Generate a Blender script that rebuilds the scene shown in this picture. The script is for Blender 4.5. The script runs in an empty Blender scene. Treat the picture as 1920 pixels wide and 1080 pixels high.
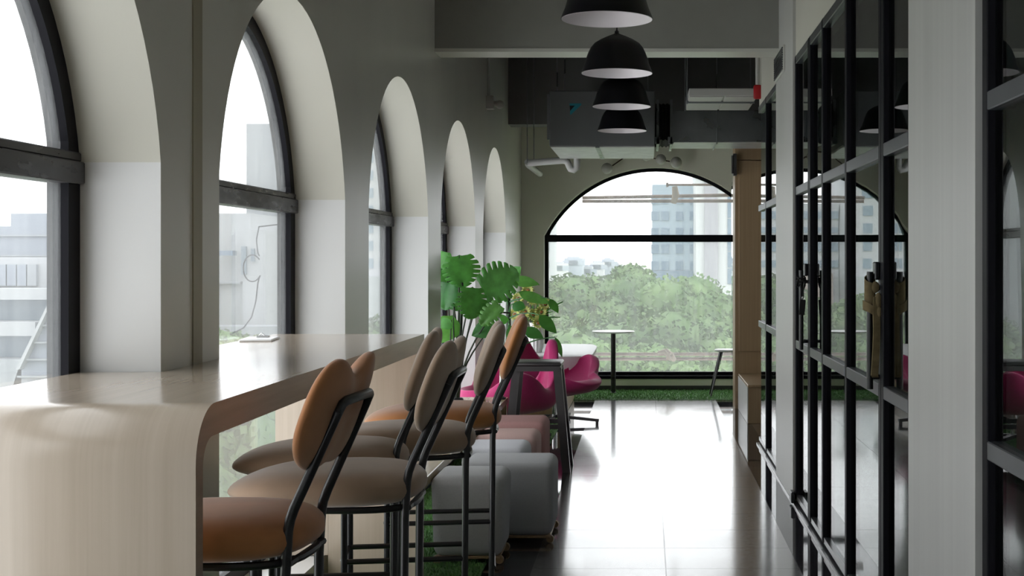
import bpy, bmesh, math, random
from mathutils import Vector, Matrix, noise as mnoise
PI = math.pi
random.seed(7)
SC = bpy.context.scene
COL = SC.collection

# ------------------------------------------------------------------ camera, sky, exposure
F = 2480.0                      # focal length in pixels of the 1920 wide frame
EYE = 1.40
cam = bpy.data.cameras.new('camera')
cam.sensor_width = 36.0
cam.lens = F / 1920 * 36
cam.shift_x = -(1213 - 960) / 1920
cam.shift_y = -(540 - 490) / 1920
cam.clip_end = 2000
cam_o = bpy.data.objects.new('camera', cam)
cam_o.location = (0, 0, EYE)
cam_o.rotation_euler = (PI / 2, 0, 0)
COL.objects.link(cam_o)
SC.camera = cam_o

w = bpy.data.worlds.new('overcast_sky')
SC.world = w
w.use_nodes = True
bg = w.node_tree.nodes['Background']
bg.inputs[0].default_value = (0.95, 0.975, 1.0, 1)
bg.inputs[1].default_value = 2.1
SC.view_settings.view_transform = 'Standard'
SC.view_settings.look = 'None'
SC.view_settings.gamma = 1
SC.view_settings.exposure = 0.68
SC.view_settings.use_curve_mapping = False
SC.cycles.use_denoising = True
SC.cycles.max_bounces = 12
SC.cycles.diffuse_bounces = 6
SC.cycles.glossy_bounces = 6
SC.cycles.transparent_max_bounces = 24
SC.cycles.transmission_bounces = 6
SC.cycles.sample_clamp_indirect = 6
SC.cycles.caustics_reflective = True


# ------------------------------------------------------------------ helpers
def P(px, py, Z):
    """a point seen at that photo position, standing Z metres down the corridor"""
    return Vector(((px - 1213) * Z / F, Z, EYE - (py - 490) * Z / F))


class MB:
    def __init__(self):
        self.bm = bmesh.new()
        self.mi = 0

    def _face(self, vs):
        try:
            f = self.bm.faces.new(vs)
            f.material_index = self.mi
            return f
        except ValueError:
            return None

    def box(self, x0, x1, y0, y1, z0, z1, bev=0.0, seg=2, M=None):
        c = [(x0, y0, z0), (x1, y0, z0), (x1, y1, z0), (x0, y1, z0), (x0, y0, z1), (x1, y0, z1), (x1, y1, z1), (x0, y1, z1)]
        vs = [self.bm.verts.new(M @ Vector(p) if M else p) for p in c]
        fs = [self._face([vs[i] for i in q]) for q in ((0, 3, 2, 1), (4, 5, 6, 7), (0, 1, 5, 4), (1, 2, 6, 5), (2, 3, 7, 6), (3, 0, 4, 7))]
        if bev:
            es = set(e for f in fs for e in f.edges)
            r = bmesh.ops.bevel(self.bm, geom=list(es), offset=bev, segments=seg, profile=0.5, affect='EDGES')
            for f in r['faces']:
                f.material_index = self.mi
        return self

    def poly(self, pts):
        self._face([self.bm.verts.new(p) for p in pts])
        return self

    def prism(self, pts, d):
        """extrude a planar outline by the vector d"""
        d = Vector(d)
        a = [self.bm.verts.new(p) for p in pts]
        b = [self.bm.verts.new(Vector(p) + d) for p in pts]
        n = len(pts)
        self._face(a[::-1]); self._face(b)
        for i in range(n):
            self._face([a[i], a[(i + 1) % n], b[(i + 1) % n], b[i]])
        return self

    def tube(self, path, r, n=10, caps=True, closed=False):
        path = [Vector(p) for p in path]
        m = len(path)
        rings = []
        up = None
        for i, p in enumerate(path):
            if closed:
                t = (path[(i + 1) % m] - path[i - 1])
            else:
                t = path[min(i + 1, m - 1)] - path[max(i - 1, 0)]
            t.normalize()
            if up is None:
                up = Vector((0, 0, 1)) if abs(t.z) < .9 else Vector((1, 0, 0))
            a = t.cross(up)
            if a.length < 1e-5:
                a = t.orthogonal()
            a.normalize()
            b = a.cross(t).normalized()
            up = b
            rr = r[i] if isinstance(r, (list, tuple)) else r
            rings.append([self.bm.verts.new(p + rr * (math.cos(2 * PI * k / n) * a + math.sin(2 * PI * k / n) * b)) for k in range(n)])
        for i in range(m if closed else m - 1):
            A, B = rings[i], rings[(i + 1) % m]
            for k in range(n):
                self._face([A[k], A[(k + 1) % n], B[(k + 1) % n], B[k]])
        if caps and not closed:
            self._face(rings[0][::-1]); self._face(rings[-1])
        return self

    def lathe(self, prof, loc=(0, 0, 0), n=40, axis='z', cap=True):
        """prof: list of (radius, height)"""
        L = Vector(loc)
        rings = []
        for r, h in prof:
            ring = []
            for k in range(n):
                a = 2 * PI * k / n
                if axis == 'z':
                    v = Vector((r * math.cos(a), r * math.sin(a), h))
                elif axis == 'y':
                    v = Vector((r * math.cos(a), h, r * math.sin(a)))
                else:
                    v = Vector((h, r * math.cos(a), r * math.sin(a)))
                ring.append(self.bm.verts.new(L + v))
            rings.append(ring)
        for A, B in zip(rings, rings[1:]):
            for k in range(n):
                self._face([A[k], A[(k + 1) % n], B[(k + 1) % n], B[k]])
        if cap:
            self._face(rings[0][::-1]); self._face(rings[-1])
        return self

    def grid(self, pts, closed_u=False):
        """pts[i][j] points; makes quads"""
        V = [[self.bm.verts.new(p) for p in row] for row in pts]
        nu, nv = len(V), len(V[0])
        for i in range(nu if closed_u else nu - 1):
            for j in range(nv - 1):
                a, b = V[i], V[(i + 1) % nu]
                self._face([a[j], b[j], b[j + 1], a[j + 1]])
        return V

    def ball(self, c, r, seg=16, rings=10, sc=(1, 1, 1)):
        M = Matrix.Translation(c) @ Matrix.Diagonal((sc[0], sc[1], sc[2], 1))
        k = bmesh.ops.create_uvsphere(self.bm, u_segments=seg, v_segments=rings, radius=r, matrix=M)
        for v in k['verts']:
            for f in v.link_faces:
                f.material_index = self.mi
        return self

    def build(self, name, mats, parent=None, smooth=False, angle=40, weld=True, loc=None):
        if weld:
            bmesh.ops.remove_doubles(self.bm, verts=self.bm.verts, dist=1e-5)
        bmesh.ops.recalc_face_normals(self.bm, faces=self.bm.faces)
        me = bpy.data.meshes.new(name)
        self.bm.to_mesh(me); self.bm.free()
        for m in (mats if isinstance(mats, (list, tuple)) else [mats]):
            me.materials.append(m)
        if smooth:
            me.shade_smooth()
            try:
                me.set_sharp_from_angle(angle=math.radians(angle))
            except Exception:
                pass
        o = bpy.data.objects.new(name, me)
        COL.objects.link(o)
        if parent:
            o.parent = parent
        if loc:
            o.location = loc
        return o


def tag(o, label, cat, group=None, kind=None):
    o['label'] = label; o['category'] = cat
    if group: o['group'] = group
    if kind: o['kind'] = kind
    return o


def thing(name, label, cat, loc=(0, 0, 0), rz=0, group=None):
    o = bpy.data.objects.new(name, None)
    o.empty_display_size = .1
    COL.objects.link(o)
    o.location = loc; o.rotation_euler = (0, 0, rz)
    return tag(o, label, cat, group)


def struct(o, label=None, cat=None):
    o['kind'] = 'structure'
    if label: o['label'] = label
    if cat: o['category'] = cat
    return o


def struct_empty(name, label, cat, loc=(0, 0, 0)):
    o = bpy.data.objects.new(name, None)
    COL.objects.link(o); o.location = loc
    return struct(o, label, cat)


def dup(root, loc, rz, label, group=None):
    r = root.copy(); COL.objects.link(r)
    r.location = loc; r.rotation_euler = (0, 0, rz)
    r['label'] = label
    if group: r['group'] = group
    for ch in list(root.children):
        c = ch.copy(); COL.objects.link(c); c.parent = r
        for g in list(ch.children):
            d = g.copy(); COL.objects.link(d); d.parent = c
    return r


# ------------------------------------------------------------------ materials
def new_mat(name):
    m = bpy.data.materials.new(name)
    m.use_nodes = True
    nt = m.node_tree
    b = nt.nodes['Principled BSDF']
    return m, nt, b


def mat(name, col, rough=.5, metal=0.0, spec=.5, var=0.0, scale=(8, 8, 8), bump=0.0, bscale=None, sheen=0.0, rvar=0.0, coat=0.0, detail=3):
    m, nt, b = new_mat(name)
    b.inputs['Base Color'].default_value = (*col, 1)
    b.inputs['Roughness'].default_value = rough
    b.inputs['Metallic'].default_value = metal
    b.inputs['Specular IOR Level'].default_value = spec
    b.inputs['Sheen Weight'].default_value = sheen
    b.inputs['Coat Weight'].default_value = coat
    b.inputs['Coat Roughness'].default_value = .1
    if var or bump or rvar:
        tc = nt.nodes.new('ShaderNodeTexCoord')
        mp = nt.nodes.new('ShaderNodeMapping')
        mp.inputs['Scale'].default_value = scale
        nz = nt.nodes.new('ShaderNodeTexNoise')
        nz.inputs['Scale'].default_value = 1.0
        nz.inputs['Detail'].default_value = detail
        nt.links.new(tc.outputs['Object'], mp.inputs[0])
        nt.links.new(mp.outputs[0], nz.inputs['Vector'])
        if var:
            cr = nt.nodes.new('ShaderNodeValToRGB')
            cr.color_ramp.elements[0].position = .3
            cr.color_ramp.elements[1].position = .7
            cr.color_ramp.elements[0].color = (*[max(0, c * (1 - var)) for c in col], 1)
            cr.color_ramp.elements[1].color = (*[min(1, c * (1 + var)) for c in col], 1)
            nt.links.new(nz.outputs['Fac'], cr.inputs[0])
            nt.links.new(cr.outputs[0], b.inputs['Base Color'])
        if rvar:
            mr = nt.nodes.new('ShaderNodeMapRange')
            mr.inputs['From Min'].default_value = .3; mr.inputs['From Max'].default_value = .7
            mr.inputs['To Min'].default_value = max(0, rough - rvar); mr.inputs['To Max'].default_value = rough + rvar
            nt.links.new(nz.outputs['Fac'], mr.inputs['Value'])
            nt.links.new(mr.outputs[0], b.inputs['Roughness'])
        if bump:
            if bscale:
                mp2 = nt.nodes.new('ShaderNodeMapping'); mp2.inputs['Scale'].default_value = bscale
                nz2 = nt.nodes.new('ShaderNodeTexNoise'); nz2.inputs['Scale'].default_value = 1.0
                nt.links.new(tc.outputs['Object'], mp2.inputs[0]); nt.links.new(mp2.outputs[0], nz2.inputs['Vector'])
            else:
                nz2 = nz
            bp = nt.nodes.new('ShaderNodeBump')
            bp.inputs['Strength'].default_value = bump
            bp.inputs['Distance'].default_value = .01
            nt.links.new(nz2.outputs['Fac'], bp.inputs['Height'])
            nt.links.new(bp.outputs[0], b.inputs['Normal'])
    return m


def glass_mat(name, tint=(1, 1, 1), veil=0.0, ior=1.5, wav=0.0):
    """clear sheet: transparent + mirror by Fresnel, with an optional film of dust that also stands in for outdoor haze"""
    m = bpy.data.materials.new(name); m.use_nodes = True
    nt = m.node_tree; nt.nodes.clear()
    N = nt.nodes.new; L = nt.links.new
    out = N('ShaderNodeOutputMaterial')
    tr = N('ShaderNodeBsdfTransparent'); tr.inputs[0].default_value = (*tint, 1)
    gl = N('ShaderNodeBsdfGlossy'); gl.inputs['Roughness'].default_value = 0.0
    geo = N('ShaderNodeNewGeometry')
    mr = N('ShaderNodeMapRange')
    mr.inputs['To Min'].default_value = ior; mr.inputs['To Max'].default_value = 1 / ior
    L(geo.outputs['Backfacing'], mr.inputs['Value'])
    fr = N('ShaderNodeFresnel'); L(mr.outputs[0], fr.inputs['IOR'])
    mx = N('ShaderNodeMixShader')
    L(fr.outputs[0], mx.inputs[0]); L(tr.outputs[0], mx.inputs[1]); L(gl.outputs[0], mx.inputs[2])
    last = mx
    tc = N('ShaderNodeTexCoord')
    if wav:
        mp = N('ShaderNodeMapping'); mp.inputs['Scale'].default_value = (3, 3, 2)
        nz = N('ShaderNodeTexNoise'); nz.inputs['Scale'].default_value = 1; nz.inputs['Detail'].default_value = 1
        L(tc.outputs['Object'], mp.inputs[0]); L(mp.outputs[0], nz.inputs['Vector'])
        bp = N('ShaderNodeBump'); bp.inputs['Strength'].default_value = wav; bp.inputs['Distance'].default_value = .01
        L(nz.outputs['Fac'], bp.inputs['Height']); L(bp.outputs[0], gl.inputs['Normal'])
    if veil:
        df = N('ShaderNodeBsdfTranslucent'); df.inputs[0].default_value = (.9, .92, .92, 1)  # whitish film: dirt on the pane, plus outdoor haze put into the glass
        mp = N('ShaderNodeMapping'); mp.inputs['Scale'].default_value = (18, 18, 1.6)
        nz = N('ShaderNodeTexNoise'); nz.inputs['Scale'].default_value = 1.4; nz.inputs['Detail'].default_value = 4
        L(tc.outputs['Object'], mp.inputs[0]); L(mp.outputs[0], nz.inputs['Vector'])
        m2 = N('ShaderNodeMapRange'); m2.inputs['From Min'].default_value = .3; m2.inputs['From Max'].default_value = .75
        m2.inputs['To Min'].default_value = veil * .75; m2.inputs['To Max'].default_value = veil * 1.45
        L(nz.outputs['Fac'], m2.inputs['Value'])
        mv = N('ShaderNodeMixShader')
        L(m2.outputs[0], mv.inputs[0]); L(mx.outputs[0], mv.inputs[1]); L(df.outputs[0], mv.inputs[2])
        last = mv
    L(last.outputs[0], out.inputs[0])
    return m


def wood_mat(name, c0, c1, scale, rough=.35, coat=.3):
    m, nt, b = new_mat(name)
    N = nt.nodes.new; L = nt.links.new
    tc = N('ShaderNodeTexCoord'); mp = N('ShaderNodeMapping'); mp.inputs['Scale'].default_value = scale
    L(tc.outputs['Object'], mp.inputs[0])
    nz = N('ShaderNodeTexNoise'); nz.inputs['Scale'].default_value = 1; nz.inputs['Detail'].default_value = 5
    nz.inputs['Roughness'].default_value = .6
    L(mp.outputs[0], nz.inputs['Vector'])
    cr = N('ShaderNodeValToRGB')
    cr.color_ramp.elements[0].position = .32; cr.color_ramp.elements[1].position = .68
    cr.color_ramp.elements[0].color = (*c0, 1); cr.color_ramp.elements[1].color = (*c1, 1)
    L(nz.outputs['Fac'], cr.inputs[0]); L(cr.outputs[0], b.inputs['Base Color'])
    b.inputs['Roughness'].default_value = rough
    b.inputs['Coat Weight'].default_value = coat; b.inputs['Coat Roughness'].default_value = .12
    return m


M = {}
M['plaster'] = mat('wall_plaster', (.66, .655, .60), .36, spec=.5, var=.035, scale=(1.5, 2.2, 1.0), detail=2)
M['cream'] = mat('cream_paint', (.56, .55, .48), .6, spec=.3, var=.03, scale=(2, 2, 2))
M['jamb'] = mat('jamb_gloss_paint', (.64, .645, .635), .3, spec=.45, var=.02, scale=(1, 1, 1))
M['endwall'] = mat('end_wall_paint', (.76, .765, .64), .55, spec=.3, var=.03, scale=(2, 2, 2))
M['joint'] = mat('old_joint_filler', (.36, .33, .235), .5, var=.1, scale=(4, 4, 1))
M['pier'] = mat('brushed_pier_paint', (.52, .52, .50), .42, spec=.4, var=.07, scale=(9, 22, .35), rvar=.06)
M['ceil'] = mat('ceiling_paint', (.55, .55, .50), .8)
M['ceil_dark'] = mat('black_ceiling_paint', (.01, .01, .01), .9)
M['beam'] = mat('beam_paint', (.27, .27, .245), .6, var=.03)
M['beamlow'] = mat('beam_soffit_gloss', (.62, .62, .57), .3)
M['beam_shaded'] = mat('shade_toned_beam', (.16, .16, .155), .7, var=.05)  # beam colour darkened: the shade of the ceiling void is painted in
M['frame'] = mat('black_anodised', (.010, .010, .013), .42, spec=.08)
M['rail'] = mat('grey_anodised', (.10, .105, .115), .35, metal=.6, var=.05)
M['transom'] = mat('worn_black_transom', (.035, .034, .036), .33, var=.4, scale=(3, 12, 40), rvar=.1)
M['stone'] = mat('polished_dark_stone', (.035, .033, .038), .035, spec=.6, var=.25, scale=(6, 6, 6))
M['track'] = mat('aluminium_track', (.55, .55, .56), .3, metal=1)
M['skirt'] = mat('dark_skirting', (.05, .052, .05), .5)
M['glass'] = glass_mat('window_glass', veil=.08)
M['glass_side'] = glass_mat('side_window_glass', veil=.05)
M['glass_in'] = glass_mat('partition_glass', tint=(.55, .62, .60), ior=2.5, wav=.03)
M['glass_fin'] = glass_mat('fin_glass', tint=(.95, .97, .96))
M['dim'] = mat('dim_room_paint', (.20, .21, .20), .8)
M['counter'] = wood_mat('pale_oak_laminate', (.50, .415, .325), (.565, .475, .38), (38, .9, .9), rough=.22, coat=.5)
M['counter_edge'] = wood_mat('oak_edge_band', (.36, .285, .215), (.43, .345, .27), (3, 3, 60), rough=.4, coat=.1)
M['wood'] = wood_mat('light_wood', (.42, .30, .17), (.53, .395, .245), (40, 40, 1.0), rough=.4, coat=.1)
M['wood_flat'] = wood_mat('light_wood_top', (.44, .33, .20), (.54, .42, .28), (40, 2, 2), rough=.25, coat=.4)
M['wood_col'] = wood_mat('oak_veneer', (.33, .225, .125), (.39, .275, .16), (60, 60, .8), rough=.45, coat=.05)
M['black'] = mat('black_powder_coat', (.014, .014, .016), .32, spec=.5)
M['chrome'] = mat('chrome', (.8, .8, .8), .12, metal=1)
M['steel_edge'] = mat('gunmetal', (.10, .095, .10), .38, metal=.7, var=.1)
M['orange'] = mat('caramel_velvet', (.46, .195, .075), .75, spec=.2, sheen=.5, var=.1, scale=(9, 9, 9))
M['orange2'] = mat('tan_velvet', (.48, .20, .065), .75, spec=.2, sheen=.5, var=.1, scale=(9, 9, 9))
M['taupe'] = mat('taupe_velvet', (.35, .245, .17), .75, spec=.2, sheen=.5, var=.1, scale=(9, 9, 9))
M['pink'] = mat('magenta_wool', (.45, .032, .15), .85, spec=.15, sheen=.4, var=.07, scale=(120, 120, 120), bump=.05)
M['grey_fab'] = mat('grey_fabric', (.47, .475, .48), .8, spec=.2, var=.04, scale=(150, 150, 150))
M['grey_fab2'] = mat('slate_grey_fabric', (.42, .425, .435), .8, spec=.2, var=.04, scale=(150, 150, 150))
M['light_fab'] = mat('pale_grey_fabric', (.58, .585, .62), .8, spec=.2, var=.03, scale=(150, 150, 150))
M['beige_fab'] = mat('pinkish_beige_fabric', (.52, .36, .33), .8, spec=.2, var=.04, scale=(150, 150, 150))
M['rose_fab'] = mat('dusty_rose_fabric', (.42, .235, .225), .8, spec=.2, var=.04, scale=(150, 150, 150))
M['white'] = mat('white_lacquer', (.80, .80, .80), .3)
M['whitefab'] = mat('white_leather', (.78, .79, .81), .4)
M['lampwhite'] = mat('lamp_white_enamel', (.86, .82, .84), .5)
M['lampblack'] = mat('lamp_black_enamel', (.008, .008, .010), .4, spec=.2)
M['plastic'] = mat('white_plastic', (.52, .52, .49), .4)
M['pvc'] = mat('grey_pvc', (.50, .50, .48), .45)
M['red'] = mat('red_plastic', (.42, .01, .015), .4)
M['galv'] = mat('galvanised_sheet', (.26, .275, .285), .32, metal=.85, var=.12, scale=(5, 5, 5), rvar=.1)
M['foil'] = mat('crinkled_foil', (.52, .53, .53), .35, metal=.25, var=.15, scale=(9, 9, 9), bump=.4, bscale=(14, 14, 14))
M['unit'] = mat('grey_sheet_metal', (.15, .16, .16), .5, spec=.4, var=.06, scale=(3, 3, 3))
M['rubber'] = mat('black_canvas', (.012, .012, .012), .8)
M['globe'] = mat('frosted_globe', (.5, .5, .45), .15, spec=.5)
M['bronze'] = mat('dark_bronze', (.07, .045, .03), .4, metal=.6)
M['canvas'] = mat('khaki_canvas', (.21, .165, .09), .9, spec=.1, var=.2, scale=(30, 30, 30), bump=.2)
M['canvas_d'] = mat('weathered_canvas', (.22, .17, .13), .9, var=.2, scale=(20, 20, 20))
M['leaf'] = mat('monstera_leaf', (.075, .29, .05), .38, spec=.5, var=.35, scale=(14, 5, 14))
M['leaf_d'] = mat('dark_leaf', (.04, .18, .045), .35, spec=.5, var=.3, scale=(14, 5, 14))
M['leaf_b'] = mat('bright_leaf', (.15, .42, .08), .4, spec=.5, var=.3, scale=(14, 5, 14))
for k_ in ('leaf', 'leaf_d', 'leaf_b'):
    nt_ = M[k_].node_tree
    b_ = nt_.nodes['Principled BSDF']
    tl_ = nt_.nodes.new('ShaderNodeBsdfTranslucent'); tl_.inputs[0].default_value = (.12, .36, .05, 1)
    mx_ = nt_.nodes.new('ShaderNodeMixShader'); mx_.inputs[0].default_value = .22
    o_ = nt_.nodes['Material Output']
    nt_.links.new(b_.outputs[0], mx_.inputs[1]); nt_.links.new(tl_.outputs[0], mx_.inputs[2]); nt_.links.new(mx_.outputs[0], o_.inputs[0])
M['stem'] = mat('dark_green_stem', (.035, .05, .03), .5)
M['petal'] = mat('yellow_green_petal', (.42, .45, .12), .6, var=.2, scale=(30, 30, 30))
M['flower_core'] = mat('brown_flower_core', (.30, .12, .03), .8)
M['turf'] = mat('turf_backing', (.09, .20, .07), .9, var=.35, scale=(60, 60, 60))
M['blade'] = mat('turf_blade', (.17, .36, .12), .6, spec=.3, var=.4, scale=(25, 25, 25))
M['tower_blue'] = mat('blue_grey_facade', (.24, .30, .36), .6, var=.04, scale=(.5, .5, .5))
M['tower_win'] = mat('facade_glazing', (.12, .17, .23), .3)
M['tower_white'] = mat('white_facade', (.44, .45, .47), .7)
M['tower_grey'] = mat('grey_lilac_facade', (.27, .265, .30), .7)
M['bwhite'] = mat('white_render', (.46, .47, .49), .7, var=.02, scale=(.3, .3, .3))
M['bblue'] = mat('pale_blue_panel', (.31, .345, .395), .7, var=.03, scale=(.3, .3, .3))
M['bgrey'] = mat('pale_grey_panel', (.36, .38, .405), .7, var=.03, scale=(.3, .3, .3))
M['bwin'] = mat('window_band', (.20, .26, .32), .4)
M['brown'] = mat('brown_render', (.30, .24, .22), .8)
M['rust'] = mat('rusty_pipe', (.17, .115, .095), .85, var=.35, scale=(6, 14, 14))
M['ground'] = mat('far_ground', (.20, .26, .14), 1, var=.3, scale=(.1, .1, .1))
M['bark'] = mat('bark', (.10, .075, .05), .9)


def tree_mat(name, c0, c1):
    m, nt, b = new_mat(name)
    tc = nt.nodes.new('ShaderNodeTexCoord')
    nz = nt.nodes.new('ShaderNodeTexNoise'); nz.inputs['Scale'].default_value = .9; nz.inputs['Detail'].default_value = 6
    cr = nt.nodes.new('ShaderNodeValToRGB')
    cr.color_ramp.elements[0].position = .35; cr.color_ramp.elements[1].position = .65
    cr.color_ramp.elements[0].color = (*c0, 1); cr.color_ramp.elements[1].color = (*c1, 1)
    nt.links.new(tc.outputs['Object'], nz.inputs['Vector']); nt.links.new(nz.outputs['Fac'], cr.inputs[0])
    nt.links.new(cr.outputs[0], b.inputs['Base Color'])
    b.inputs['Roughness'].default_value = .9; b.inputs['Specular IOR Level'].default_value = .1
    return m


M['tree1'] = tree_mat('tree_foliage', (.06, .11, .045), (.13, .195, .085))
M['tree2'] = tree_mat('tree_foliage_light', (.085, .15, .05), (.17, .24, .11))


def tile_mat():
    """dark speckled tile, polished, with fine grout lines"""
    m, nt, b = new_mat('dark_terrazzo_tile')
    N = nt.nodes.new; L = nt.links.new
    tc = N('ShaderNodeTexCoord')
    nz = N('ShaderNodeTexNoise'); nz.inputs['Scale'].default_value = 34; nz.inputs['Detail'].default_value = 4
    L(tc.outputs['Object'], nz.inputs['Vector'])
    cr = N('ShaderNodeValToRGB')
    cr.color_ramp.elements[0].position = .45; cr.color_ramp.elements[1].position = .62
    cr.color_ramp.elements[0].color = (.045, .043, .045, 1); cr.color_ramp.elements[1].color = (.17, .165, .16, 1)
    L(nz.outputs['Fac'], cr.inputs[0])
    br = N('ShaderNodeTexBrick')
    br.offset = 0.0
    br.inputs['Scale'].default_value = 1
    br.inputs['Brick Width'].default_value = .61; br.inputs['Row Height'].default_value = .434
    br.inputs['Mortar Size'].default_value = .003
    br.inputs['Color1'].default_value = (0, 0, 0, 1); br.inputs['Color2'].default_value = (0, 0, 0, 1); br.inputs['Mortar'].default_value = (1, 1, 1, 1)
    mp = N('ShaderNodeMapping'); mp.inputs['Location'].default_value = (.524, .05, 0)
    L(tc.outputs['Object'], mp.inputs[0]); L(mp.outputs[0], br.inputs['Vector'])
    mx = N('ShaderNodeMix'); mx.data_type = 'RGBA'
    L(br.outputs['Color'], mx.inputs[0]); L(cr.outputs[0], mx.inputs[6]); mx.inputs[7].default_value = (.03, .03, .03, 1)
    L(mx.outputs[2], b.inputs['Base Color'])
    n2 = N('ShaderNodeTexNoise'); n2.inputs['Scale'].default_value = 3.5; n2.inputs['Detail'].default_value = 3
    L(tc.outputs['Object'], n2.inputs['Vector'])
    mr = N('ShaderNodeMapRange'); mr.inputs['To Min'].default_value = .17; mr.inputs['To Max'].default_value = .25
    L(n2.outputs['Fac'], mr.inputs['Value'])
    ad = N('ShaderNodeMath'); ad.operation = 'MULTIPLY_ADD'; ad.inputs[1].default_value = .5
    L(br.outputs['Color'], ad.inputs[0]); L(mr.outputs[0], ad.inputs[2]); L(ad.outputs[0], b.inputs['Roughness'])
    b.inputs['Specular IOR Level'].default_value = .5
    b.inputs['Coat Weight'].default_value = 1.0; b.inputs['Coat Roughness'].default_value = .10; b.inputs['Coat IOR'].default_value = 1.6
    bp = N('ShaderNodeBump'); bp.inputs['Strength'].default_value = .35; bp.inputs['Distance'].default_value = .002; bp.invert = True
    L(br.outputs['Color'], bp.inputs['Height']); L(bp.outputs[0], b.inputs['Normal'])
    return m


M['tile'] = tile_mat()

# ------------------------------------------------------------------ dimensions
XL = -1.36          # left wall face
XW = -1.585         # left window plane (inner face of the frames)
XO = -1.655         # outer face of the left wall
XR = .88            # glass partition plane
YE = 14.35          # end wall face
YB = -3.0           # wall behind the camera
ZT = 3.50
SILL, SPRING, TOP = .16, 1.677, 2.418
PITCH, OPEN = 2.26, 1.754
ARCH = [(3.70 + PITCH * (k - 1) - OPEN, 3.70 + PITCH * (k - 1)) for k in range(-1, 6)]


def arc_pts(a, b, n=36):
    """points of a segmental arch from a to b: list of (coordinate, height)"""
    h = (b - a) / 2; r = TOP - SPRING
    R = (h * h + r * r) / (2 * r)
    cz = TOP - R
    t0 = math.atan2(SPRING - cz, h)
    return [((a + b) / 2 - R * math.cos(t0 + (PI - 2 * t0) * i / n), cz + R * math.sin(t0 + (PI - 2 * t0) * i / n)) for i in range(n + 1)]


def arch_wall(name, s0, s1, openings, f_in, f_out, mp, mats, ztop):
    """mp(s, f, z) -> point; f = depth coordinate.  mats: face, upper reveal, lower reveal, sill, outside"""
    mb = MB()
    cur = s0
    segs = []
    for (a, b) in openings:
        segs.append((cur, a)); cur = b
    segs.append((cur, s1))

    def q(p, idx):
        mb.mi = idx; mb.poly(p)
    for f, idx in ((f_in, 0), (f_out, 4)):
        for (a, b) in segs:
            zs = [0, SILL, SPRING, TOP, ztop]
            for z0, z1 in zip(zs, zs[1:]):
                q([mp(a, f, z0), mp(b, f, z0), mp(b, f, z1), mp(a, f, z1)], idx)
        for (a, b) in openings:
            q([mp(a, f, 0), mp(b, f, 0), mp(b, f, SILL), mp(a, f, SILL)], idx)
            A = arc_pts(a, b)
            for (u0, z0), (u1, z1) in zip(A, A[1:]):
                q([mp(u0, f, z0), mp(u1, f, z1), mp(u1, f, ztop), mp(u0, f, ztop)], idx)
    for (a, b) in openings:
        A = arc_pts(a, b)
        for (u0, z0), (u1, z1) in zip(A, A[1:]):
            q([mp(u0, f_in, z0), mp(u1, f_in, z1), mp(u1, f_out, z1), mp(u0, f_out, z0)], 1)
        for s in (a, b):
            q([mp(s, f_in, SILL), mp(s, f_in, SPRING), mp(s, f_out, SPRING), mp(s, f_out, SILL)], 2)
        q([mp(a, f_in, SILL), mp(b, f_in, SILL), mp(b, f_out, SILL), mp(a, f_out, SILL)], 3)
    for s in (s0, s1):
        q([mp(s, f_in, 0), mp(s, f_out, 0), mp(s, f_out, ztop), mp(s, f_in, ztop)], 4)
    q([mp(s0, f_in, ztop), mp(s1, f_in, ztop), mp(s1, f_out, ztop), mp(s0, f_out, ztop)], 4)
    o = mb.build(name, mats)
    for p in o.data.polygons:
        p.use_smooth = p.material_index == 1
    o.data.set_sharp_from_angle(angle=math.radians(25))
    return struct(o)


wl = arch_wall('wall_left', YB, YE + .3, ARCH, XL, XO, lambda s, f, z: Vector((f, s, z)),
               [M['plaster'], M['cream'], M['jamb'], M['jamb'], M['bwhite']], ZT)
wl['label'] = 'long plastered wall with a row of tall arched windows'
END = (-1.117, 1.315)
YWE = YE + .10
we = arch_wall('wall_end', XL - .44, 2.75, [END], YE, YE + .30, lambda s, f, z: Vector((s, f, z)),
               [M['endwall'], M['endwall'], M['endwall'], M['endwall'], M['bwhite']], ZT)
we['label'] = 'cream end wall around a wide arched window'
struct(MB().box(XL - .44, 4.3, YB - .2, YB, -.05, ZT).build('wall_back', M['plaster']), 'plain wall behind the viewpoint')


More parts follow.
